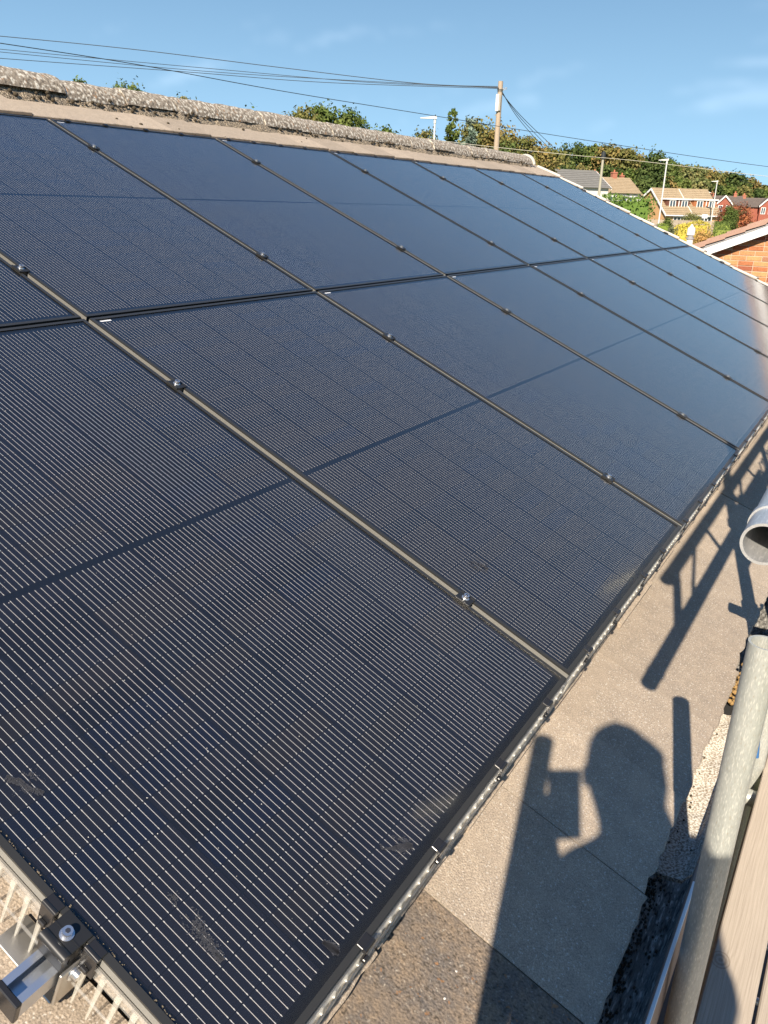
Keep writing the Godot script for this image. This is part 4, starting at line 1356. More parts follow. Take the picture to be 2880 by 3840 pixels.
func tree(label: String, az: float, d: float, el: float, half_deg: float, tones: Array, sd: int, called := "broadleaf_tree", low := 0.25, bark := "bark") -> void:
	var b := pol(az, d)
	var h := hgt(el, d) - b.y
	var rx := deg_to_rad(half_deg * 1.12) * d
	var t := thing(called, label, "tree", "trees of the wood behind the houses", at(b))
	var g := RandomNumberGenerator.new()
	g.seed = sd
	var tr := MB.new()
	var top := Vector3(g.randfn(0, 0.2), h * 0.62, g.randfn(0, 0.2))
	tr.tube(Vector3.ZERO, top * 0.5, 0.034 * h * 0.6, 0.025 * h * 0.6, 8, false)
	tr.tube(top * 0.5, top, 0.025 * h * 0.6, 0.012 * h * 0.6, 8, false)
	for i in 7:
		var s := top * g.randf_range(0.38, 0.95)
		var an := g.randf() * TAU
		var e := s + Vector3(cos(an) * rx * 0.7, h * g.randf_range(0.12, 0.26), sin(an) * rx * 0.7)
		tr.tube(s, e, 0.012 * h * 0.6, 0.004 * h * 0.6, 6, false)
	part(t, "trunk", tr.mesh(), M[bark])
	var m := MB.new()
	var leaf := clampf(d * 0.0044, 0.18, 0.74)
	var more := 2.2 if d < 70.0 else 1.0
	if called == "conifer_tree":
		for i in 11:
			var f := i / 10.0
			foliage(m, Vector3(0, lerpf(h * 0.18, h * 0.96, f), 0), Vector3(rx * (1.05 - f * 0.92), h * 0.06, rx * (1.05 - f * 0.92)), int(lerpf(22, 6, f)), 46, leaf, tones, g, 0.2)
	else:
		var lobes := 5
		var cy := h * (0.5 + low * 0.5)
		foliage(m, Vector3(0, cy, 0), Vector3(rx * 0.92, h - cy, rx * 0.92), 56, int(50 * more), leaf, tones, g)
		foliage(m, Vector3(0, h * 0.87, 0), Vector3(rx * 0.78, h * 0.12, rx * 0.78), 24, int(50 * more), leaf, tones, g)
		for i in lobes:
			var an := TAU * i / lobes + g.randf()
			var f := g.randf_range(0.2, 0.8)
			foliage(m, Vector3(cos(an) * rx * 0.5, lerpf(h * low, h * 0.86, f), sin(an) * rx * 0.5), Vector3(rx * 0.6, h * 0.17, rx * 0.6), 15, 44, leaf, tones, g)
	part(t, "crown", m.mesh(true), M.leaves)

func bush(label: String, category: String, called: String, a0: float, a1: float, d: float, el_top: float, depth: float, tones: Array, sd: int, leaf := 0.16, group := "", box := false, density := 1.0) -> void:
	var p0 := pol(a0, d)
	var p1 := pol(a1, d)
	var c := (p0 + p1) * 0.5
	c.y = ground_y(c.x, c.z)
	var h := hgt(el_top, d) - c.y
	var w := p0.distance_to(p1)
	var t := thing(called, label, category, group, Transform3D(Basis.looking_at((c - EYE) * Vector3(1, 0, 1)), c))
	var g := RandomNumberGenerator.new()
	g.seed = sd
	var m := MB.new()
	var n := int(clampf(w * h * 4.0 / (leaf * leaf * 10.0), 80, 900) * density)
	if box:
		for i in n * 16:
			var q := Vector3(g.randf_range(-0.5, 0.5) * w, g.randf() * h, g.randf_range(-0.5, 0.5) * depth)
			var f := g.randi() % 4
			if f == 0: q.y = h
			elif f == 1: q.z = depth * 0.5
			elif f == 2: q.x = -0.5 * w if g.randf() < 0.5 else 0.5 * w
			q += Vector3(g.randfn(), g.randfn(), g.randfn()) * leaf * 0.55
			q.y -= (absf(q.x) / w) * (absf(q.x) / w) * h * 0.3 + sin(q.x * 2.6 + sd) * h * 0.035 * (q.y / h)
			var nrm := Vector3(g.randfn(), g.randfn() + 0.5, g.randfn() + 0.5).normalized()
			var e := nrm.cross(Vector3(g.randfn(), g.randfn(), g.randfn())).normalized() * leaf * g.randf_range(0.5, 1.0)
			var gg := nrm.cross(e) * 0.6
			var tone: Vector3 = tones[g.randi() % tones.size()]
			var b := g.randf_range(0.75, 1.25)
			m.tint = Color(tone.x * b * 1.5, tone.y * b * 1.5, tone.z * b * 1.5)
			m.quad(q - e * 0.5, q + gg * 0.5, q + e * 0.5, q - gg * 0.5)
		var core := MB.new()
		core.tint = Color(tones[0].x * 1.5, tones[0].y * 1.5, tones[0].z * 1.5)
		core.hexa([Vector3(-w * 0.47, 0, -depth * 0.42), Vector3(-w * 0.47, 0, depth * 0.42), Vector3(w * 0.47, 0, depth * 0.42), Vector3(w * 0.47, 0, -depth * 0.42), Vector3(-w * 0.43, h * 0.95, -depth * 0.36), Vector3(-w * 0.43, h * 0.95, depth * 0.36), Vector3(w * 0.43, h * 0.95, depth * 0.36), Vector3(w * 0.43, h * 0.95, -depth * 0.36)])
		part(t, "inner_leaves", core.mesh(true), M.leaves)
	else:
		foliage(m, Vector3(0, h * 0.5, 0), Vector3(w * 0.44, h * 0.48, depth * 0.5), int(70 * density), 60, leaf, tones, g)
		var st := MB.new()
		for i in 6: st.tube(Vector3(g.randfn(0, 0.05), 0, g.randfn(0, 0.05)), Vector3(g.randf_range(-0.3, 0.3) * w, h * 0.7, g.randf_range(-0.3, 0.3) * depth), 0.04, 0.012, 5, false)
		part(t, "branches", st.mesh(), M.bark)
	part(t, "foliage", m.mesh(true), M.leaves)

# a pitched house: local x along the ridge, +z the front; the left gable (x = 0) faces the viewer
func house_base(called: String, label: String, az: float, d: float, alpha: float, wall: String) -> Node3D:
	var p := pol(az, d)
	var f := Vector3(cos(deg_to_rad(az)), 0, sin(deg_to_rad(az)))
	var rgt := Vector3(-f.z, 0, f.x)
	var e := rgt * cos(deg_to_rad(alpha)) + f * sin(deg_to_rad(alpha))
	var fn := rgt * sin(deg_to_rad(alpha)) - f * cos(deg_to_rad(alpha))
	return thing(called, label, "house", "houses across the street", Transform3D(Basis(e, Vector3.UP, fn), p))

func slope_mesh(w: float, a: Vector2, b: Vector2, courses: int, over := 0.25) -> ArrayMesh:
	# a = (z, y) at the ridge, b at the eave; overlapping courses
	var m := MB.new()
	var n := Vector2(b.y - a.y, a.x - b.x).normalized()
	if n.y < 0: n = -n
	for i in courses:
		var p := b.lerp(a, float(i) / courses)
		var q := b.lerp(a, minf(float(i + 1.12) / courses, 1.0))
		var p1 := p + n * 0.09
		var q1 := q + n * 0.03
		m.hexa([Vector3(-over, p.y, p.x), Vector3(w + over, p.y, p.x), Vector3(w + over, q.y, q.x), Vector3(-over, q.y, q.x), Vector3(-over, p1.y, p1.x), Vector3(w + over, p1.y, p1.x), Vector3(w + over, q1.y, q1.x), Vector3(-over, q1.y, q1.x)])
	return m.mesh()

func gable_house(t: Node3D, w: float, run_f: float, run_b: float, eave_f: float, eave_b: float, ridge: float, wall: Material, roof: Material, courses := 10) -> void:
	# solid walls with gable ends
	var m := MB.new()
	var fz := run_f - 0.35
	var bz := -run_b + 0.3
	var sf := (ridge - eave_f) / run_f
	var sb := (ridge - eave_b) / run_b
	var yf := ridge - sf * fz - 0.06
	var yb := ridge + sb * bz - 0.06
	var a := [Vector3(0, 0, fz), Vector3(0, yf, fz), Vector3(0, ridge - 0.06, 0), Vector3(0, yb, bz), Vector3(0, 0, bz)]
	var o := Vector3(w, 0, 0)
	m.tri(a[0], a[1], a[2]); m.tri(a[0], a[2], a[3]); m.tri(a[0], a[3], a[4])
	m.tri(a[0] + o, a[2] + o, a[1] + o); m.tri(a[0] + o, a[3] + o, a[2] + o); m.tri(a[0] + o, a[4] + o, a[3] + o)
	m.quad(a[0], a[0] + o, a[1] + o, a[1]); m.quad(a[4], a[3], a[3] + o, a[4] + o)
	part(t, "wall", m.mesh(), wall)
	part(t, "roof_slope", slope_mesh(w, Vector2(0, ridge), Vector2(run_f, eave_f), courses), roof)
	part(t, "roof_slope", slope_mesh(w, Vector2(0, ridge), Vector2(-run_b, eave_b), courses), roof)
	var rd := MB.new()
	rd.tube(Vector3(-0.25, ridge + 0.03, 0), Vector3(w + 0.25, ridge + 0.03, 0), 0.11, 0.11, 8)
	part(t, "ridge", rd.mesh(), roof)

func barge(t: Node3D, x: float, run: float, eave: float, ridge: float, s: float, wide := 0.22) -> void:
	var m := MB.new()
	m.hexa([Vector3(x, eave - wide, s * run), Vector3(x + 0.05, eave - wide, s * run), Vector3(x + 0.05, ridge - wide, 0), Vector3(x, ridge - wide, 0), Vector3(x, eave + 0.1, s * run), Vector3(x + 0.05, eave + 0.1, s * run), Vector3(x + 0.05, ridge + 0.1, 0), Vector3(x, ridge + 0.1, 0)])
	part(t, "bargeboard", m.mesh(), M.white_upvc)

func window(t: Node3D, lo: Vector3, w: float, h: float, lights: int) -> void:
	# faces +z
	var f := MB.new()
	var b := 0.09
	f.box(lo, lo + Vector3(w, b, 0.08)); f.box(lo + Vector3(0, h - b, 0), lo + Vector3(w, h, 0.08))
	for i in lights + 1:
		var x := (w - b) * i / lights
		f.box(lo + Vector3(x, b, 0), lo + Vector3(x + b, h - b, 0.08))
	var o := part(t, "window", f.mesh(), M.white_upvc)
	var g := MB.new()
	g.box(lo + Vector3(b, b, 0.02), lo + Vector3(w - b, h - b, 0.035))
	part(o, "pane", g.mesh(), M.window_glass)

func chimney(t: Node3D, p: Vector3, h: float, w := 0.7) -> void:
	var m := MB.new()
	m.cbox(p + Vector3(-w * 0.5, -0.8, -w * 0.5), p + Vector3(w * 0.5, h, w * 0.5), 0.03)
	m.cbox(p + Vector3(-w * 0.58, h - 0.22, -w * 0.58), p + Vector3(w * 0.58, h - 0.06, w * 0.58), 0.03)
	var o := part(t, "chimney", m.mesh(), M.chimney_brick)
	var c := MB.new()
	c.tube(p + Vector3(0, h, 0), p + Vector3(0, h + 0.35, 0), 0.14, 0.12, 10)
	part(o, "chimney_pot", c.mesh(), M.clay_pot)

func make_houses() -> void:
	# grey roofed house
	var t := house_base("grey_roofed_house", "house with a plain grey tiled roof just past our ridge end", -22.2, 118.0, 31.0, "wall_white")
	var gy := t.position.y
	var rd := hgt(2.42, 119.0) - gy
	gable_house(t, 9.8, 4.0, 4.0, rd - 2.2, rd - 2.2, rd, M.wall_white, M.roof_grey, 9)
	barge(t, 10.02, 4.0, rd - 2.2, rd, 1.0, 0.16)
	# tan roofed house
	t = house_base("tan_roofed_house", "house with a lichen stained tan roof and brick chimneys", -18.25, 146.0, 31.0, "wall_white")
	gy = t.position.y
	rd = hgt(1.97, 147.5) - gy
	gable_house(t, 6.4, 4.0, 4.0, rd - 2.35, rd - 2.35, rd, M.wall_white, M.roof_tan, 10)
	chimney(t, Vector3(0.1, rd - 0.1, -0.3), 1.0, 0.8)
	chimney(t, Vector3(3.7, rd - 0.1, -0.2), 1.05, 0.8)
	chimney(t, Vector3(5.6, rd - 0.2, -0.8), 0.75, 0.6)
	for i in 3: window(t, Vector3(0.8 + i * 1.9, rd - 3.9, 3.66), 1.4, 1.1, 2)
	var ex := MB.new()
	ex.box(Vector3(6.45, 0, -3.0), Vector3(8.1, rd - 2.6, 3.2))
	part(t, "side_extension", ex.mesh(), M.wall_white)
	part(t, "roof_slope", slope_mesh(1.6, Vector2(0, rd - 0.65), Vector2(3.7, rd - 2.75), 9, 0.1), M.roof_tan, at(Vector3(6.62, 0, 0)))
	# two chalet houses with dormers
	for i in 2:
		t = house_base("chalet_house", ["orange brick chalet house with brown panelled dormer and visible gable", "second chalet house, with orange panels in its dormer, beside the first"][i], [-14.6, -12.95][i], [130.0, 132.8][i], 36.5, "wall_orange")
		gy = t.position.y
		rd = hgt([1.40, 1.38][i], [130.0, 132.8][i]) - gy
		var ev := rd - 3.45
		gable_house(t, 4.5, 4.05, 3.2, ev, rd - 2.0, rd, M.wall_orange, M.roof_tan, 13)
		barge(t, -0.31, 4.05, ev, rd, 1.0, 0.2)
		barge(t, -0.31, 3.2, rd - 2.0, rd, -1.0, 0.2)
		# dormer: a flat-roofed box out of the front slope
		var dz := 2.78
		var d0 := rd - 2.62
		var dm := MB.new()
		dm.box(Vector3(0.55, d0, 1.5), Vector3(4.5, d0 + 1.18, dz))
		var dd := part(t, "dormer", dm.mesh(), M.panel_brown if i == 0 else M.panel_orange)
		var dr := MB.new()
		dr.box(Vector3(0.35, d0 + 1.181, 1.1), Vector3(4.62, d0 + 1.36, dz + 0.2))
		part(dd, "flat_roof", dr.mesh(), M.white_upvc)
		var sl := MB.new()
		sl.box(Vector3(0.5, d0 - 0.06, dz + 0.001), Vector3(4.55, d0 + 0.04, dz + 0.12))
		part(dd, "sill", sl.mesh(), M.white_upvc)
		window(t, Vector3(1.05, d0 + 0.05, dz + 0.002), 1.05, 1.08, 2)
		window(t, Vector3(3.1, d0 + 0.05, dz + 0.002), 1.05, 1.08, 2)
		var ml := MB.new()
		ml.box(Vector3(2.6, d0 + 0.05, dz + 0.002), Vector3(2.72, d0 + 1.17, dz + 0.06))
		part(dd, "mullion", ml.mesh(), M.white_upvc)
		var gt := MB.new()
		gt.box(Vector3(-0.25, ev - 0.14, 4.02), Vector3(4.7, ev + 0.0, 4.17))
		part(t, "gutter", gt.mesh(), M.white_upvc)
		window(t, Vector3(1.3, ev - 1.25, 3.72), 1.9, 1.05, 3)
	# red brick houses with small front gables
	var k := 0
	for q in [[-11.35, 186.0, 1.02, 6.6], [-9.25, 192.0, 0.93, 6.6], [-7.35, 196.0, 0.90, 6.5]]:
		t = house_base("red_brick_house", ["red brick house with front gable behind the lamp post", "red brick house with front gable behind the red leaved tree", "red brick house at the right edge of the picture"][k], q[0], q[1], 8.0, "wall_red")
		gy = t.position.y
		rd = hgt(q[2], q[1]) - gy
		gable_house(t, q[3], 3.6, 3.6, rd - 1.7, rd - 1.7, rd, M.wall_red, M.roof_brown, 8)
		# front gable bay
		var gx := 2.9 if k == 0 else 4.2
		var gb := MB.new()
		var zf := 4.6
		var a0 := Vector3(gx - 1.35, 0, zf)
		var a1 := Vector3(gx + 1.35, 0, zf)
		var e := Vector3(0, rd - 1.35, 0)
		var ap := Vector3(gx, rd - 0.02, zf)
		gb.quad(a0, a1, a1 + e, a0 + e); gb.tri(a0 + e, a1 + e, ap)
		var bk := Vector3(0, 0, -3.5)
		gb.quad(a0 + bk, a0, a0 + e, a0 + e + bk); gb.quad(a1, a1 + bk, a1 + e + bk, a1 + e)
		var by := part(t, "front_bay", gb.mesh(), M.wall_red)
		var br := MB.new()
		for s in [-1.0, 1.0]:
			var lowp := Vector3(gx + s * 1.55, rd - 1.5, zf + 0.25)
			var hip := Vector3(gx, rd + 0.06, zf + 0.25)
			var up := Vector3(0, 0.1, 0)
			var back := Vector3(0, 0, -4.4)
			br.hexa([lowp, lowp + back, hip + back, hip, lowp + up, lowp + back + up, hip + back + up, hip + up])
			var wb := MB.new()
			wb.hexa([lowp + Vector3(0, -0.2, 0.01), hip + Vector3(0, -0.2, 0.01), hip + Vector3(0, -0.2, 0.06), lowp + Vector3(0, -0.2, 0.06), lowp + Vector3(0, 0.12, 0.01), hip + Vector3(0, 0.12, 0.01), hip + Vector3(0, 0.12, 0.06), lowp + Vector3(0, 0.12, 0.06)])
			part(by, "bargeboard", wb.mesh(), M.white_upvc)
		part(by, "bay_roof", br.mesh(), M.roof_brown)
		window(t, Vector3(gx - 1.1, rd - 2.95, zf + 0.002), 0.85, 1.25, 2)
		window(t, Vector3(gx + 0.3, rd - 2.95, zf + 0.002), 0.85, 1.25, 2)
		window(t, Vector3(gx - 0.9, rd - 5.3, zf + 0.002), 1.8, 1.2, 3)
		chimney(t, Vector3(1.0 if k == 0 else 0.2, rd - 0.1, 0), 0.75, 0.7)
		chimney(t, Vector3(5.4, rd - 0.1, 0), 0.75, 0.6)
		k += 1

func lamp_post(label: String, az: float, d: float, el: float, arm: float) -> void:
	var b := pol(az, d)
	var h := hgt(el, d) - b.y
	var f := Vector3(cos(deg_to_rad(az)), 0, sin(deg_to_rad(az)))
	var rgt := Vector3(-f.z, 0, f.x)
	var t := thing("lamp_post", label, "lamp post", "street lamps", Transform3D(Basis(rgt, Vector3.UP, -f), b))
	var m := MB.new()
	m.tube(Vector3.ZERO, Vector3(0, 1.3, 0), 0.09, 0.09, 12)
	m.tube(Vector3(0, 1.3, 0), Vector3(0, h - 0.1, 0), 0.075, 0.06, 12)
	part(t, "column", m.mesh(), M.lamp_paint)
	var c := MB.new()
	c.tube(Vector3(0, h - 0.3, 0), Vector3(0, h + 0.02, 0), 0.085, 0.085, 12)
	part(t, "bracket", c.mesh(), M.lamp_paint)
	var l := MB.new()
	l.hexa([Vector3(-arm, h - 0.02, -0.1), Vector3(0.12, h - 0.04, -0.13), Vector3(0.12, h - 0.04, 0.13), Vector3(-arm, h - 0.02, 0.1), Vector3(-arm, h + 0.03, -0.1), Vector3(0.12, h + 0.14, -0.13), Vector3(0.12, h + 0.14, 0.13), Vector3(-arm, h + 0.03, 0.1)])
	part(t, "lamp_head", l.mesh(), M.lamp_paint)
	var s := MB.new()
	s.tube(Vector3(0.02, h + 0.12, 0), Vector3(0.02, h + 0.22, 0), 0.04, 0.035, 8)
	part(t, "sensor", s.mesh(), M.cable)

func wire(label: String, pts: Array, r: float, m: Material) -> void:
	# pts: [azimuth, elevation, distance]; smooth curve through them
	var cu := Curve3D.new()
	var ps := []
	for p in pts:
		var q := pol(p[0], p[2])
		q.y = hgt(p[1], p[2])
		ps.append(q)
	var out := []
	for i in ps.size() - 1:
		var a: Vector3 = ps[maxi(i - 1, 0)]
		var d: Vector3 = ps[mini(i + 2, ps.size() - 1)]
		for k in 8: out.append((ps[i] as Vector3).cubic_interpolate(ps[i + 1], a, d, k / 8.0))
	out.append(ps[-1])
	var b := MB.new()
	b.rope(out, r, 6)
	tag(part(self, "overhead_wire", b.mesh(), m), label, "wire", "overhead wires")

func make_street() -> void:
	# utility poles
	var b := pol(-24.62, 44.0)
	var top := hgt(7.42, 44.0) - b.y
	var t := thing("utility_pole", "tall wooden telegraph pole with a grey box behind our ridge", "pole", "telegraph poles", at(b))
	var m := MB.new()
	m.tube(Vector3(0.02, 0, 0), Vector3(0, top * 0.5, 0), 0.15, 0.135, 14)
	m.tube(Vector3(0, top * 0.5, 0), Vector3(0, top, 0), 0.135, 0.115, 14)
	part(t, "pole", m.mesh(), M.pole_wood)
	var f := Vector3(cos(deg_to_rad(-24.6)), 0, sin(deg_to_rad(-24.6)))
	var bx := Transform3D(Basis(Vector3(-f.z, 0, f.x), Vector3.UP, -f), Vector3.ZERO)
	var q := MB.new()
	q.cbox(Vector3(-0.18, top - 1.32, 0.10), Vector3(-0.03, top - 0.58, 0.22), 0.015)
	part(t, "terminal_box", q.mesh(), M.sign_white, bx)
	var q2 := MB.new()
	q2.cbox(Vector3(-0.029, top - 1.30, 0.11), Vector3(0.06, top - 0.62, 0.20), 0.01)
	part(t, "cable_block", q2.mesh(), M.coupler, bx)
	var hk := MB.new()
	for i in 3: hk.pipe(Vector3(0, top - 0.36 - i * 0.05, 0), Vector3(0, top - 0.345 - i * 0.05, 0), 0.155 - i * 0.008, 0.03, 12)
	hk.rope([Vector3(0.1, top - 0.34, 0.1), Vector3(0.3, top - 0.28, 0.1), Vector3(0.32, top - 0.34, 0.1), Vector3(0.12, top - 0.4, 0.1)], 0.012)
	part(t, "wire_bands", hk.mesh(), M.coupler, bx)
	b = pol(-17.85, 75.0)
	top = hgt(3.54, 75.0) - b.y
	t = thing("utility_pole", "thin grey telegraph pole with a dark cap in front of the tan roof", "pole", "telegraph poles", at(b))
	m = MB.new()
	m.tube(Vector3(-0.12, 0, 0), Vector3(0, top - 0.55, 0), 0.14, 0.10, 12)
	part(t, "pole", m.mesh(), M.pole_grey)
	q = MB.new()
	q.tube(Vector3(0, top - 0.6, 0), Vector3(0, top - 0.1, 0), 0.19, 0.19, 12)
	q.tube(Vector3(0, top - 0.1, 0), Vector3(0, top, 0), 0.10, 0.08, 10)
	part(t, "cable_cap", q.mesh(), M.cable)
	# wires
	wire("highest overhead wire running left from the telegraph pole", [[-66, 8.3, 47], [-54.62, 8.49, 46], [-46.97, 8.36, 45], [-38.64, 7.87, 44.5], [-29.9, 7.24, 44], [-24.79, 7.13, 43.9]], 0.016, M.cable)
	wire("second overhead wire left of the telegraph pole", [[-66, 7.9, 46], [-54.7, 7.84, 45.5], [-41.5, 7.57, 45], [-32.83, 7.22, 44.2], [-24.75, 7.08, 43.9]], 0.013, M.cable)
	wire("third overhead wire left of the telegraph pole", [[-66, 7.75, 45], [-54.72, 7.70, 45], [-41.51, 7.42, 44.6], [-24.72, 7.05, 43.88]], 0.013, M.cable)
	wire("lowest of the wires fanning left from the telegraph pole", [[-66, 7.2, 44], [-54.77, 7.38, 44], [-44.31, 7.36, 44], [-35.76, 7.14, 44], [-24.7, 7.02, 43.87]], 0.014, M.cable)
	wire("long wire crossing the whole sky in front of the telegraph pole", [[-66, 8.6, 24], [-54.66, 8.14, 27], [-47.03, 7.58, 29], [-38.67, 6.60, 32], [-29.84, 5.57, 36], [-18.04, 4.02, 41], [-8.15, 2.72, 46], [2, 1.6, 50]], 0.012, M.cable)
	wire("pale low wire passing just above the ridge end", [[-45, 5.5, 22], [-35.77, 4.72, 25], [-26.78, 3.86, 28], [-20, 3.3, 30], [-15.09, 2.93, 32], [-8.06, 2.18, 35], [1, 1.3, 40]], 0.009, M.cable_pale)
	for i in 3:
		wire(["left drop wire going down right from the telegraph pole", "middle drop wire going down right from the telegraph pole", "right drop wire going down right from the telegraph pole"][i], [[-24.5, 6.85 - i * 0.05, 44.1], [-23.35 + i * 0.16, 5.35, 54], [-21.55 + i * 0.34, 3.62, 72]], 0.017, M.cable)
	wire("thin wire at the right edge above the far trees", [[-9.6, 1.95, 150], [-8.6, 1.72, 160], [-7.2, 1.6, 170]], 0.03, M.cable)
	lamp_post("white street lamp head rising above our ridge beside the bushes", -28.65, 58.0, 5.28, 0.95)
	lamp_post("tall street lamp in front of the first chalet house", -13.97, 84.0, 3.04, 0.75)
	lamp_post("street lamp between the second chalet house and the red houses", -10.86, 128.0, 1.86, 0.75)
	lamp_post("short street lamp with a white sign in front of the second chalet house", -11.3, 165.0, 1.22, -0.55)
	# signs
	var sg := [["road_sign", "small white rectangular sign board by the far fence", -11.27, 126.0, -0.05, "sign_white"], ["street_sign", "small blue and white sign on a post by the red leaved tree", -9.83, 118.0, -0.05, "sign_blue"]]
	for s in sg:
		var p := pol(s[2], s[3])
		var h := hgt(s[4], s[3]) - p.y
		var fw := (p - EYE) * Vector3(1, 0, 1)
		t = thing(s[0], s[1], "sign", "", Transform3D(Basis.looking_at(fw), p))
		m = MB.new()
		m.cbox(Vector3(-0.35, h - 0.5, 0.03), Vector3(0.35, h, 0.06), 0.01)
		part(t, "board", m.mesh(), M[s[5]])
		m = MB.new()
		m.tube(Vector3.ZERO, Vector3(0, h - 0.02, 0), 0.05, 0.05, 8)
		part(t, "post", m.mesh(), M.sign_white)
	# timber fence: one thing, panels and posts as parts
	t = thing("timber_fence", "pale weathered timber fence in front of the chalet houses", "fence")
	var a := -15.2
	while a < -9.0:
		var p0 := pol(a, 112.0)
		var p1 := pol(a + 0.9, 112.0)
		var d := p1 - p0
		var ln := d.length()
		var xf := Transform3D(Basis(d.normalized(), Vector3.UP, d.normalized().cross(Vector3.UP)), p0)
		m = MB.new()
		for i in 12: m.box(Vector3(0.08 + (ln - 0.1) * i / 12.0, 0.05, -0.01 + 0.012 * (i % 2)), Vector3(0.06 + (ln - 0.1) * (i + 1) / 12.0, 1.55, 0.012 + 0.012 * (i % 2)))
		part(t, "fence_panel", m.mesh(), M.fence_wood, xf)
		m = MB.new()
		m.cbox(Vector3(-0.05, 0, -0.05), Vector3(0.05, 1.66, 0.05), 0.01)
		part(t, "fence_post", m.mesh(), M.fence_wood, xf)
		a += 0.9

func make_plants() -> void:
	tree("small leafy treetop peeking over the left part of the ridge", -47.75, 40.0, 6.45, 1.1, GREEN, 2001, "broadleaf_tree", 0.3)
	tree("thin wispy treetop over the ridge, right of the leftmost treetop", -44.4, 42.0, 6.0, 0.5, PALE, 2002)
	tree("thin sprig of a treetop at the far left of the ridge", -50.6, 40.0, 6.6, 0.35, GREEN, 2003)
	tree("low round treetop just left of the pair over the middle of the ridge", -40.5, 60.0, 5.2, 0.9, GREEN, 2004)
	tree("left tree of the pair over the middle of the ridge", -37.6, 62.0, 5.72, 1.35, OLIVE, 2005)
	tree("taller dark tree right of the pair over the ridge", -36.0, 64.0, 5.80, 1.1, GREEN, 2006)
	tree("right tree of the pair over the middle of the ridge", -34.2, 64.0, 5.62, 1.25, GREEN, 2007)
	tree("small bush like tree between the ridge pair and the street lamp", -31.8, 66.0, 4.75, 0.9, GREEN, 2008)
	tree("olive tree behind the white street lamp head", -29.3, 72.0, 4.58, 0.95, OLIVE, 2009)
	tree("slender pointed green tree right of the street lamp", -27.55, 76.0, 5.6, 1.7, GREEN, 2010, "conifer_tree")
	tree("blue grey cedar left of the telegraph pole", -26.30, 68.0, 5.25, 1.9, BLUE, 2011, "conifer_tree")
	tree("rounded brown green tree behind the blue cedar", -25.9, 92.0, 5.22, 1.2, OLIVE, 2012)
	tree("dense tree directly behind the telegraph pole", -24.4, 92.0, 4.98, 1.2, GOLD, 2013)
	tree("dark brown green tree right of the telegraph pole", -23.1, 94.0, 4.55, 1.05, OLIVE, 2014)
	tree("low yellowing tree where the wood dips past the pole", -21.9, 105.0, 3.75, 1.0, GOLD, 2015)
	tree("low dark tree at the ridge end", -24.0, 80.0, 3.9, 1.3, DARK, 2016)
	var w := [[-20.9, 165, 3.72, 1.15, "olive"], [-19.7, 170, 3.85, 1.15, "dark"], [-18.5, 172, 3.80, 1.1, "green"], [-17.35, 170, 3.88, 1.15, "gold"], [-16.4, 168, 3.62, 0.95, "olive"], [-15.65, 172, 3.28, 0.85, "gold"], [-14.65, 158, 3.48, 0.82, "dark"], [-13.8, 175, 2.98, 0.8, "green"], [-13.1, 182, 2.78, 0.75, "pale"], [-12.3, 186, 2.76, 0.85, "pale"], [-11.4, 205, 2.58, 0.8, "gold"], [-10.6, 215, 2.42, 0.75, "olive"], [-9.9, 214, 2.32, 0.8, "dark"], [-9.1, 220, 2.0, 0.75, "gold"], [-8.3, 225, 1.68, 0.7, "olive"], [-7.5, 228, 1.5, 0.7, "gold"]]
	var names := {"olive": OLIVE, "dark": DARK, "green": GREEN, "gold": GOLD, "pale": PALE}
	var say := ["first olive tree of the far wood, above the grey roof", "dark green tree of the far wood above the grey roof", "green tree of the far wood left of the thin pole", "golden tree of the far wood above the brick chimneys", "olive tree of the far wood above the tan roof's right end", "golden tree of the far wood right of the tan roof", "tall dark tree with a pale forked trunk above the first chalet", "green tree behind the tall dark tree of the wood", "pale grey green tree above the first chalet's ridge", "pale rounded tree above the second chalet", "golden tree above the second chalet's right end", "olive tree of the wood above the first red house", "dark rounded tree above the red houses", "golden tree of the wood above the red chimneys", "small olive tree near the right edge of the wood", "golden tree at the right edge of the picture"]
	for i in w.size():
		var q: Array = w[i]
		tree(say[i], q[0], q[1], q[2], q[3], names[q[4]], 2100 + i, "broadleaf_tree", 0.12, "bark_pale" if i == 6 else "bark")
	var fr := [[-20.3, 140, 2.5, 1.1, "dark"], [-19.0, 155, 2.6, 1.0, "olive"], [-17.6, 160, 2.7, 1.0, "dark"], [-16.1, 160, 2.45, 0.9, "green"], [-15.2, 150, 2.1, 0.75, "dark"], [-14.0, 165, 2.1, 0.8, "gold"], [-13.0, 168, 1.95, 0.8, "green"], [-12.0, 172, 1.85, 0.8, "pale"], [-11.1, 190, 1.75, 0.7, "dark"], [-10.3, 205, 1.6, 0.7, "green"], [-9.5, 208, 1.55, 0.7, "olive"], [-8.7, 210, 1.4, 0.7, "dark"], [-7.9, 214, 1.25, 0.7, "green"]]
	var say2 := ["shorter dark tree in front of the wood behind the grey roof", "shorter olive tree in front of the wood right of the grey roof", "shorter dark tree behind the thin pole", "shorter green tree behind the tan roof's right end", "short dark tree between the tan roof and the first chalet", "short golden tree behind the first chalet's apex", "short green tree behind the first chalet's ridge", "short pale tree behind the second chalet's ridge", "short dark tree right of the second chalet", "short green tree behind the first red house", "short olive tree behind the red houses' chimneys", "short dark tree behind the second red house", "short green tree at the right edge of the wood"]
	for i in fr.size():
		var q: Array = fr[i]
		tree(say2[i], q[0], q[1], q[2], q[3], names[q[4]], 2200 + i, "broadleaf_tree", 0.05)
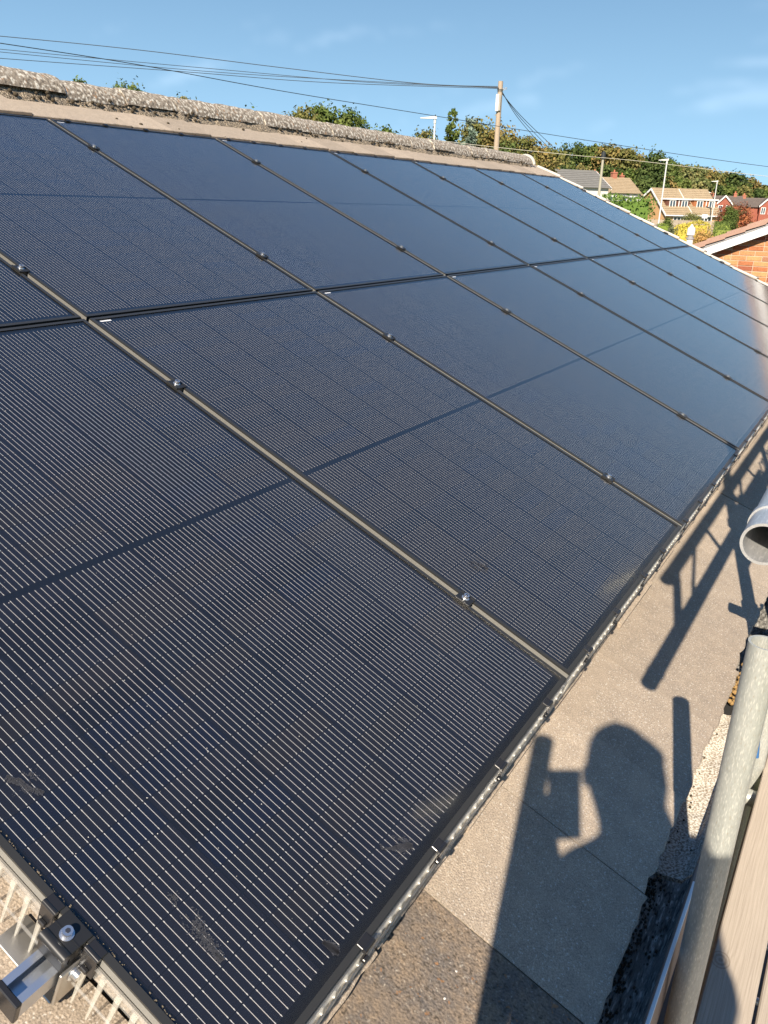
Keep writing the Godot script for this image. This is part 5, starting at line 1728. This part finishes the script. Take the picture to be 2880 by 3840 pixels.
	# near plants
	bush("large bright green conifer hedge below the tan roofed house", "hedge", "conifer_hedge", -17.9, -14.5, 46.0, 0.85, 2.4, [Vector3(0.075, 0.125, 0.025), Vector3(0.055, 0.095, 0.02), Vector3(0.11, 0.155, 0.035)], 2301, 0.2, "", true, 1.0)
	bush("red leaved ornamental tree in front of the red houses", "tree", "red_leaved_tree", -10.6, -8.4, 108.0, 0.70, 3.6, [Vector3(0.19, 0.055, 0.03), Vector3(0.14, 0.05, 0.03), Vector3(0.24, 0.09, 0.04), Vector3(0.09, 0.06, 0.03)], 2302, 0.26, "", false, 1.5)
	bush("green bush standing before the red leaved tree", "bush", "garden_bush", -10.15, -9.3, 100.0, 0.45, 1.4, GREEN, 2303, 0.2, "garden bushes", false, 1.2)
	bush("round clipped bush by the tall street lamp", "bush", "garden_bush", -13.75, -13.08, 88.0, -0.30, 1.0, GREEN, 2304, 0.15, "garden bushes", false, 1.2)
	bush("low bright hedge at the foot of the tall street lamp", "hedge", "low_hedge", -14.1, -13.3, 70.0, -0.72, 0.8, [Vector3(0.13, 0.17, 0.03), Vector3(0.10, 0.14, 0.03)], 2305, 0.11, "low hedges", true, 0.6)
	bush("grey green bush between round bush and yellow hedge", "bush", "garden_bush", -13.4, -12.6, 66.0, -0.70, 0.9, [Vector3(0.12, 0.13, 0.07), Vector3(0.09, 0.10, 0.05)], 2306, 0.12, "garden bushes")
	bush("wide bush above the fence before the chalet houses", "bush", "garden_bush", -12.7, -11.4, 116.0, -0.02, 1.5, PALE, 2307, 0.2, "garden bushes", false, 1.2)
	bush("low clipped hedge before the red leaved tree", "hedge", "low_hedge", -10.7, -9.7, 95.0, -0.42, 0.9, GREEN, 2308, 0.16, "low hedges", true, 0.6)
	bush("bright yellow hedge in the garden beyond the flue", "hedge", "yellow_hedge", -12.85, -10.9, 55.0, -0.56, 1.1, [Vector3(0.36, 0.29, 0.05), Vector3(0.30, 0.25, 0.04), Vector3(0.23, 0.215, 0.045)], 2309, 0.11, "", true, 1.2)
	bush("orange brown clipped hedge behind the flue", "hedge", "brown_hedge", -12.2, -10.4, 44.0, -0.86, 1.6, [Vector3(0.36, 0.20, 0.07), Vector3(0.28, 0.17, 0.06), Vector3(0.22, 0.16, 0.05)], 2310, 0.09, "", false, 3.0)
	bush("small green hedge right of the orange brown hedge", "hedge", "low_hedge", -10.55, -9.6, 50.0, -0.80, 0.9, [Vector3(0.15, 0.18, 0.04), Vector3(0.10, 0.14, 0.03)], 2311, 0.1, "low hedges", true, 0.8)

# ---------------------------------------------------------------- the picture
func _ready() -> void:
	ROOF = Transform3D(Basis(Vector3(1, 0, 0), Vector3(0, sin(PITCH), -cos(PITCH)), Vector3(0, cos(PITCH), sin(PITCH))), Vector3.ZERO)
	var cam := Camera3D.new()
	cam.name = "camera"
	cam.fov = 64.939
	cam.near = 0.02
	cam.far = 6000.0
	cam.transform = Transform3D(Basis(Vector3(0.5268, 0.0236, 0.8497), Vector3(0.2909, 0.9342, -0.2063), Vector3(-0.7987, 0.3559, 0.4853)).orthonormalized(), EYE)
	add_child(cam)
	cam.current = true
	var env := Environment.new()
	env.background_mode = Environment.BG_SKY
	env.tonemap_mode = Environment.TONE_MAPPER_LINEAR
	env.tonemap_exposure = 1.8
	env.sdfgi_enabled = true
	env.ssao_enabled = true
	env.ssil_enabled = true
	var sky := Sky.new()
	var sm := ProceduralSkyMaterial.new()
	sm.sky_top_color = lin(0.027, 0.084, 0.212)
	sm.sky_horizon_color = lin(0.295, 0.50, 0.67)
	sm.sky_curve = 0.165
	sm.ground_bottom_color = lin(0.12, 0.11, 0.09)
	sm.ground_horizon_color = lin(0.3, 0.32, 0.32)
	sm.sun_angle_max = 1.0
	sm.sky_cover = cirrus()
	sm.sky_cover_modulate = Color(1, 1, 1, 1)
	sky.sky_material = sm
	env.sky = sky
	var we := WorldEnvironment.new()
	we.name = "environment"
	we.environment = env
	add_child(we)
	var sun := DirectionalLight3D.new()
	sun.name = "sun"
	sun.light_energy = 1.6
	sun.light_color = Color(1.0, 0.945, 0.865)
	sun.light_angular_distance = 0.53
	sun.shadow_enabled = true
	sun.sky_mode = DirectionalLight3D.SKY_MODE_LIGHT_ONLY
	add_child(sun)
	sun.look_at_from_position(Vector3(0, 20, 0), Vector3(0, 20, 0) + SUN_DIR)

	make_materials()
	make_ground()
	make_bungalow()
	make_gutter()
	make_neighbour()
	make_houses()
	make_panels()
	make_clamps()
	smear("chalk_smear", "long chalky smear near the bottom of the nearest panel", 0.128, 0.196, 0.020, 0.062, -0.15, 3001, 0.34)
	smear("chalk_smear", "faint dusty smear at the left of the nearest panel", 0.095, 0.52, 0.03, 0.03, 0.4, 3002, 0.2)
	smear("chalk_smear", "small chalk mark at the eaves edge of the nearest panel", 0.245, 0.035, 0.012, 0.014, 0.2, 3003, 0.4)
	smear("chalk_smear", "scuffed dusty smear by the eaves in the middle of the nearest panel", 0.46, 0.055, 0.025, 0.03, 0.9, 3004, 0.25)
	smear("chalk_smear", "dusty scuffs beside the lowest clamp on the second panel", 1.32, 0.35, 0.05, 0.03, 0.5, 3005, 0.12)
	make_guards()
	make_scaffold()
	make_photographer()
	make_street()
	make_plants()

func cirrus() -> ImageTexture:
	var w := 1024
	var h := 512
	var n1 := noise(5001, 1.6, 5)
	var n2 := noise(5002, 5.0, 4)
	var im := Image.create(w, h, false, Image.FORMAT_RGBA8)
	for y in h / 2:
		var el := PI * (0.5 - (y + 0.5) / h)
		for x in w:
			var az := TAU * x / w
			var d := Vector3(cos(az) * cos(el), sin(el), sin(az) * cos(el))
			# streaky, low wisps: project on a plane overhead
			var p := Vector2(d.x, d.z) / (d.y + 0.22)
			var s := n1.get_noise_3d(p.x * 0.5, p.y * 1.4, 0.0) * 0.75 + n2.get_noise_3d(p.x * 0.35, p.y * 1.9, 3.0) * 0.35
			var a := clampf((s - 0.30) * 1.2, 0.0, 0.25) * clampf(el * 9.0, 0.0, 1.0)
			im.set_pixel(x, y, Color(1, 1, 1, a * 0.3))
	return ImageTexture.create_from_image(im)
